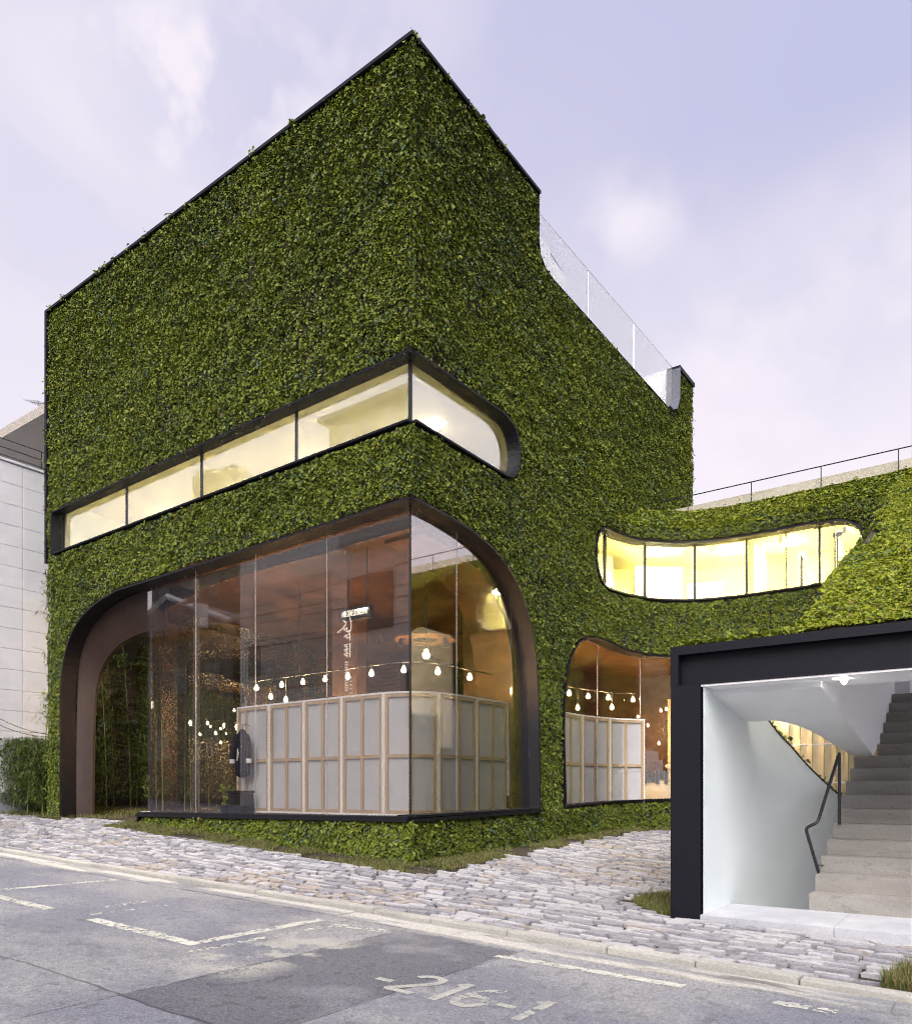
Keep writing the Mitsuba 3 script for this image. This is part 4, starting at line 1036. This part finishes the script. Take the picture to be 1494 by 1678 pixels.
for xx in (-2.27, -1.80): part(sg, 'rod', tube([(xx, .9, 4.98), (xx, .9, 6.1)], .012, 6), 'mat_black')
lt = thing('window_lettering', 'vertical white script lettering on the glass beneath the hanging sign', 'lettering')
r = np.random.default_rng(31)
def stroke(pts, w=.009): return slab(LineString(chaikin(pts, 2)).buffer(w, quad_segs=3), G - .020, G - .014, mapL)
part(lt, 'script', cat([stroke([(-1.80, 4.36), (-1.70, 4.40), (-1.62, 4.47), (-1.66, 4.36), (-1.56, 4.43), (-1.60, 4.33), (-1.50, 4.36)]), stroke([(-1.50, 4.58), (-1.46, 4.40), (-1.54, 4.28)]), stroke([(-1.66, 4.55), (-1.58, 4.50), (-1.64, 4.44)]), stroke([(-1.64, 4.26), (-1.56, 4.30), (-1.60, 4.22), (-1.50, 4.24)]), stroke([(-1.50, 4.30), (-1.50, 4.18)])]), 'mat_script')
for z in (4.08, 4.00, 3.92): part(lt, 'character', cat([stroke([(-1.64, z + .03), (-1.54, z + .035)], .009), stroke([(-1.62, z), (-1.56, z + .01), (-1.58, z - .03)], .009), stroke([(-1.50, z + .05), (-1.50, z - .03)], .009)]), 'mat_script')
for i, z in enumerate(np.linspace(3.80, 3.30, 12)): part(lt, 'small_character', stroke([(-1.62, z), (-1.58, z + .02), (-1.60, z - .015), (-1.55, z)], .005), 'mat_script')
for i, z in enumerate(np.linspace(3.52, 3.18, 6)): part(lt, 'small_character', stroke([(-1.50, z), (-1.475, z + .015), (-1.46, z - .01)], .005), 'mat_script')

# ------------------------------------------------------------------ bamboo and the rear garden
def lanceolate(pos, seed, size=.16, tone=0., droop=.5):
    r = np.random.default_rng(seed); n = len(pos)
    A = np.c_[r.normal(0, 1, n), r.normal(0, 1, n), -droop + r.normal(0, .45, n)]; A /= np.linalg.norm(A, axis=1, keepdims=True)
    B = np.cross(A, [0, 0, 1.]) + r.normal(0, .25, (n, 3)); B -= A * (A * B).sum(1, keepdims=True); B /= np.linalg.norm(B, axis=1, keepdims=True)
    N = np.cross(A, B); L = (size * r.uniform(.6, 1.3, n))[:, None]; W = L * .075
    V = np.stack([pos, pos + A * L * .4 + B * W + N * L * .03, pos + A * L - [0, 0, .03], pos + A * L * .4 - B * W + N * L * .03], 1).reshape(-1, 3)
    q = np.arange(n)[:, None] * 4; F = np.vstack([q + [0, 1, 2], q + [0, 2, 3]])
    t = np.clip(r.random(n) + tone, 0, 1)[:, None]
    col = np.array([.035, .06, .012]) * (1 - t) + np.array([.13, .17, .035]) * t
    return V, F, np.repeat(col, 4, 0)
def bamboo(x_, y_, h, nl, seed, z0, label, group=None, spread=.45, low=.25, tone=0.):
    r = np.random.default_rng(seed)
    k = thing('bamboo', label, 'bamboo', group)
    lean = r.normal(0, .05, 2)
    pts = [(x_ + lean[0] * h * t * t, y_ + lean[1] * h * t * t, z0 + h * t) for t in np.linspace(0, 1, 8)]
    part(k, 'culm', tube(pts, np.linspace(.022, .006, 8), 6), 'mat_culm', smooth=True)
    nb = nl // 9; t = r.uniform(low, 1, nb) ; bp = np.c_[x_ + lean[0] * h * t * t, y_ + lean[1] * h * t * t, z0 + h * t]
    th_ = r.uniform(0, 2 * np.pi, nb); ln = spread * r.uniform(.4, 1.2, nb) * (1.15 - .6 * t)
    tw = [tube([bp[i], bp[i] + np.array([math.cos(th_[i]) * ln[i], math.sin(th_[i]) * ln[i], .25 * ln[i]])], .004, 3, False) for i in range(nb)]
    part(k, 'branches', cat(tw), 'mat_culm', kind='stuff')
    i = r.integers(0, nb, nl); f = r.uniform(.25, 1.05, nl)
    pos = bp[i] + np.c_[np.cos(th_[i]) * ln[i] * f, np.sin(th_[i]) * ln[i] * f, .25 * ln[i] * f] + r.normal(0, .04, (nl, 3))
    V, F, C = lanceolate(pos, seed + 1, tone=tone); part(k, 'foliage', (V, F), 'mat_leaf', color=C, kind='stuff')
    return k
r = np.random.default_rng(17)
for i in range(84):
    bamboo(r.uniform(-20.5, -8.4), r.uniform(2.2, 7.6), r.uniform(3.6, 7.4), 900, 300 + 3 * i, .75, 'slender green bamboo stalk in the rear garden, seen through the left arch and glass', 'bamboo stalks in the rear garden', .5, .12)
for i, (x_, y_, h) in enumerate(((-12.35, .35, 6.2), (-12.2, .8, 5.4), (-12.5, .15, 4.4))):
    bamboo(x_, y_, h, 200, 600 + 3 * i, .95, ('tallest', 'middle-height', 'shortest')[i] + ' bamboo stalk with arching sprays between the ivy corner and the white tiled wall', 'bamboo sprays beside the ivy corner', .55, .35, .3)
hg = thing('bamboo_hedge', 'dense dark green bamboo hedge at the left edge below the white wall', 'hedge')
r = np.random.default_rng(19)
for i in range(22):
    x_, y_ = r.uniform(-13.9, -11.95), r.uniform(-.1, 1.4)
    part(hg, 'culm', tube([(x_, y_, .9), (x_ + r.normal(0, .06), y_ + r.normal(0, .06), 2.8)], .012, 5), 'mat_culm')
n = 32000; pos = np.c_[r.uniform(-16.5, -11.9, n), r.uniform(-.35, 1.6, n), .95 + 2.0 * r.random(n) ** .75]
top = 2.75 + .45 * meshkit.noise(np.c_[pos[:, :2] * 2.5, pos[:, :1] * 0], 4)
pos = pos[(pos[:, 2] < top) & (pos[:, 2] > 1.0 + .35 * meshkit.noise(np.c_[pos[:, :2] * 5, pos[:, :1] * 0], 6) * (pos[:, 1] < .1))]
V_, F_, C_ = lanceolate(pos, 20, .17, -.15, .7); part(hg, 'foliage', (V_, F_), 'mat_leaf', color=C_, kind='stuff')
gw = thing('garden_wall', 'amber timber-clad wall at the back of the bamboo garden', 'wall')
part(gw, 'base_wall', bx(-45, -5.6, 10.05, 10.2, .4, 7.7), 'mat_brick_red')
for i in range(22): part(gw, 'board', cham(-45, -5.6, 10.0, 10.045, 4.75 + .13 * i, 4.86 + .13 * i, .006), 'mat_siding')
part(gw, 'band', bx(-45, -5.6, 9.96, 10.2, 4.6, 4.74), 'mat_grey_metal')
wl = thing('wall_lamp', 'warm lamp on the amber garden wall', 'lamp'); whole(wl, ball((-12.9, 9.8, 4.5), .09), 'mat_petal', smooth=True); scene[wl]['emitter'] = glow((1, .62, .2), 14)
wl = thing('wall_lamp', 'warm lamp low on the amber garden wall', 'lamp'); whole(wl, ball((-9.3, 9.7, 2.6), .08), 'mat_petal', smooth=True); scene[wl]['emitter'] = glow((1, .62, .2), 10)

# ------------------------------------------------------------------ white tiled neighbour on the left
nb = thing('neighbour_building', 'white tiled building with a covered roof balcony at the left edge', 'building')
part(nb, 'wall', cat([bx(-26, -14.02, -.85, 1.74, .2, 10.44), bx(-26, -14.02, 1.74, 14, 7.2, 10.44)]), 'mat_joint')
for i in range(-1, 8):
    y0 = .35 + 1.2 * i
    for j in range(16):
        z1 = 10.42 - .56 * j
        if i > 0 and z1 < 7.7: continue
        part(nb, 'tile', cham(-14.02, -14.0, y0 + .006, y0 + 1.194, z1 - .554, z1 - .006, .004), 'mat_tile')
part(nb, 'parapet_cap', bx(-14.3, -13.96, -.85, 14, 10.44, 10.50), 'mat_tile')
part(nb, 'upper_wall', bx(-26, -17.5, 4.2, 12, 10.44, 13.2), 'mat_house_white'); part(nb, 'upper_window', bx(-17.52, -17.45, 6.2, 8.2, 10.6, 12.6), 'mat_window_dark')
part(nb, 'canopy', bx(-26, -13.0, 2.0, 13, 13.2, 13.50), 'mat_render_wall')
part(nb, 'canopy_beam', bx(-26, -13.0, 4.0, 4.3, 13.05, 13.2), 'mat_house_white')
for z in (10.62, 10.83, 11.06): part(nb, 'balcony_rail', tube([(-14.1, -.8, z), (-14.1, 12, z)], .013, 6), 'mat_rail_black')
for y0 in (-.78, .9, 2.6, 4.3): part(nb, 'balcony_post', tube([(-14.1, y0, 10.5), (-14.1, y0, 11.06)], .015, 6), 'mat_rail_black')
part(nb, 'roof_rail', cat([tube([(-16.2, 2.2, 14.05), (-13, 2.2, 14.05)], .03, 6), tube([(-16.1, 2.2, 13.5), (-16.1, 2.2, 14.05)], .03, 6)]), 'mat_grey_metal')
an = thing('tv_antenna', 'thin rooftop aerial on the neighbour\'s canopy', 'aerial')
part(an, 'mast', tube([(-17.6, 2.6, 13.5), (-17.8, 2.6, 14.3)], .012, 5), 'mat_grey_metal'); part(an, 'boom', tube([(-18.3, 2.6, 14.4), (-17.4, 2.6, 14.1)], .010, 5), 'mat_grey_metal')
for q in np.linspace(-18.3, -17.45, 6): part(an, 'element', tube([(q, 2.35, 14.4 - (q + 18.3) * .33), (q, 2.85, 14.4 - (q + 18.3) * .33)], .006, 4), 'mat_grey_metal')
for i, (a, b) in enumerate((((-14.0, -1.2, 4.1), (-11.9, .2, 2.95)), ((-14.0, -1.2, 3.85), (-11.9, .2, 2.9)))):
    t = np.linspace(0, 1, 12)[:, None]; p = np.array(a) * (1 - t) + np.array(b) * t; p[:, 2] -= .25 * (4 * t * (1 - t))[:, 0]
    k = thing('cable', ('upper' if i == 0 else 'lower') + ' black cable sagging across the white tiled wall', 'cable'); whole(k, tube(p, .009, 5), 'mat_black')

# ------------------------------------------------------------------ across the street (seen mirrored in the glass)
ob = thing('corrugated_building', 'grey corrugated metal building across the street, mirrored in the shop glass', 'building')
part(ob, 'wall', bx(-23.6, -9.5, -24, -15.08, 0, 16.4), 'mat_corrugated')
rib = [bx(a, a + .12, -15.08, -15.03, .3, 16.4) for a in np.arange(-23.5, -9.6, .24)]
part(ob, 'cladding_rib', cat(rib), 'mat_corrugated', kind='stuff')
part(ob, 'upper_storey', bx(-18.2, -11.8, -24, -16.0, 16.4, 19.0), 'mat_render_wall')
for a in (-17.4, -16.2, -15.0, -13.6): part(ob, 'window', bx(a, a + .9, -16.03, -15.98, 17.2, 18.6), 'mat_house_white')
part(ob, 'roof_edge', bx(-18.6, -11.4, -24.2, -15.6, 19.0, 19.2), 'mat_render_wall')
part(ob, 'balcony', cat([bx(-15.9, -11.8, -15.0, -14.3, 12.2, 12.35), bx(-15.9, -11.8, -14.34, -14.28, 12.35, 13.1)]), 'mat_render_wall')
part(ob, 'panel', bx(-22.6, -17.2, -15.02, -14.95, 6.5, 11.6), 'mat_render_wall')
for (a, z, w_, h_) in ((-22.8, 7.2, .9, 1.6), (-16.0, 8.6, 2.6, 2.4), (-14.9, 13.6, 2.0, 1.6), (-21.8, 3.6, 1.0, 1.8), (-12.6, 4.2, 1.6, 2.4)):
    wk_ = part(ob, 'window', bx(a, a + w_, -15.0, -14.93, z, z + h_), 'mat_window_dark')
for a, zz in ((-26.9, 15.9), (-24.9, 15.6)):
    wt = thing('water_tank', ('left' if a < -26 else 'right') + ' one of two round rooftop water tanks mirrored in the ribbon window', 'tank', 'rooftop water tanks across the street')
    part(wt, 'body', cat([tube([(a, -15.8, zz), (a, -15.8, zz + .2), (a, -15.8, zz + 2.4), (a, -15.8, zz + 2.7)], [.85, .95, .95, .7], 18)]), 'mat_render_wall')
    part(wt, 'lid', tube([(a, -15.8, zz + 2.7), (a, -15.8, zz + 2.95)], [.3, .25], 12), 'mat_grey_metal')
oh = thing('opposite_house', 'old house with white gable and dark tiled roof across the street', 'house')
part(oh, 'wall', bx(-34, -24.3, -24, -15.2, 0, 10.2), 'mat_dim_wall')
gm = trimesh.creation.extrude_polygon(Polygon([(-34.6, 10.1), (-29.2, 12.1), (-23.9, 10.1)]), 9.5, engine='earcut').apply_transform(np.array([[1, 0, 0, 0], [0, 0, 1, -24.2], [0, 1, 0, 0], [0, 0, 0, 1]]))
part(oh, 'roof', gm, 'mat_roof_tile')
part(oh, 'gable_board', cat([tube([(-34.6, -14.65, 10.15), (-29.2, -14.65, 12.15)], .16, 4), tube([(-29.2, -14.65, 12.15), (-23.9, -14.65, 10.15)], .16, 4)]), 'mat_house_white')
for a, z in ((-32.5, 6.8), (-29.4, 6.8), (-26.6, 6.8), (-26.6, 3.4), (-31, 3.2)): part(oh, 'window', bx(a, a + 1.3, -15.22, -15.14, z, z + 1.5), 'mat_window_dark')
tb_ = thing('rear_block', 'tall plain apartment block behind the opposite house', 'building')
part(tb_, 'wall', bx(-46, -27.5, -30, -24.5, 0, 21.0), 'mat_dim_wall')
for a in np.arange(-45, -28.5, 3.0):
    for z in (12.5, 15.5, 18.2): part(tb_, 'window', bx(a, a + 1.5, -24.52, -24.44, z, z + 1.4), 'mat_window_dark')
up = thing('utility_pole', 'concrete utility pole at the far kerb, mirrored in the left glass', 'pole')
part(up, 'shaft', tube([(-19, -9.2, .4), (-19, -9.2, 10.2)], [.16, .11], 10), 'mat_render_wall')
part(up, 'crossarm', bx(-19.9, -18.1, -9.26, -9.14, 9.3, 9.4), 'mat_grey_metal')
part(up, 'transformer', tube([(-18.6, -9.2, 8.2), (-18.6, -9.2, 9.1)], .22, 12), 'mat_house_white')
for i, (za, zb2, yy) in enumerate(((9.4, 9.0, -9.2), (9.4, 8.6, -9.5), (8.6, 7.9, -9.3), (8.3, 7.6, -9.0), (8.5, 10.5, -9.2))):
    t = np.linspace(0, 1, 24)[:, None]; p = np.c_[-40 + 48 * t[:, 0], np.full(24, yy), za + (zb2 - za) * t[:, 0] - 1.0 * (4 * t * (1 - t))[:, 0]]
    k = thing('overhead_wire', ('first and highest', 'second', 'third', 'fourth and lowest', 'rising fifth')[i] + ' black overhead wire along the far side of the street', 'wire', 'overhead wires along the street'); whole(k, tube(p, .016, 5, False), 'mat_black')
labels = {k: v for k, v in labels.items()}
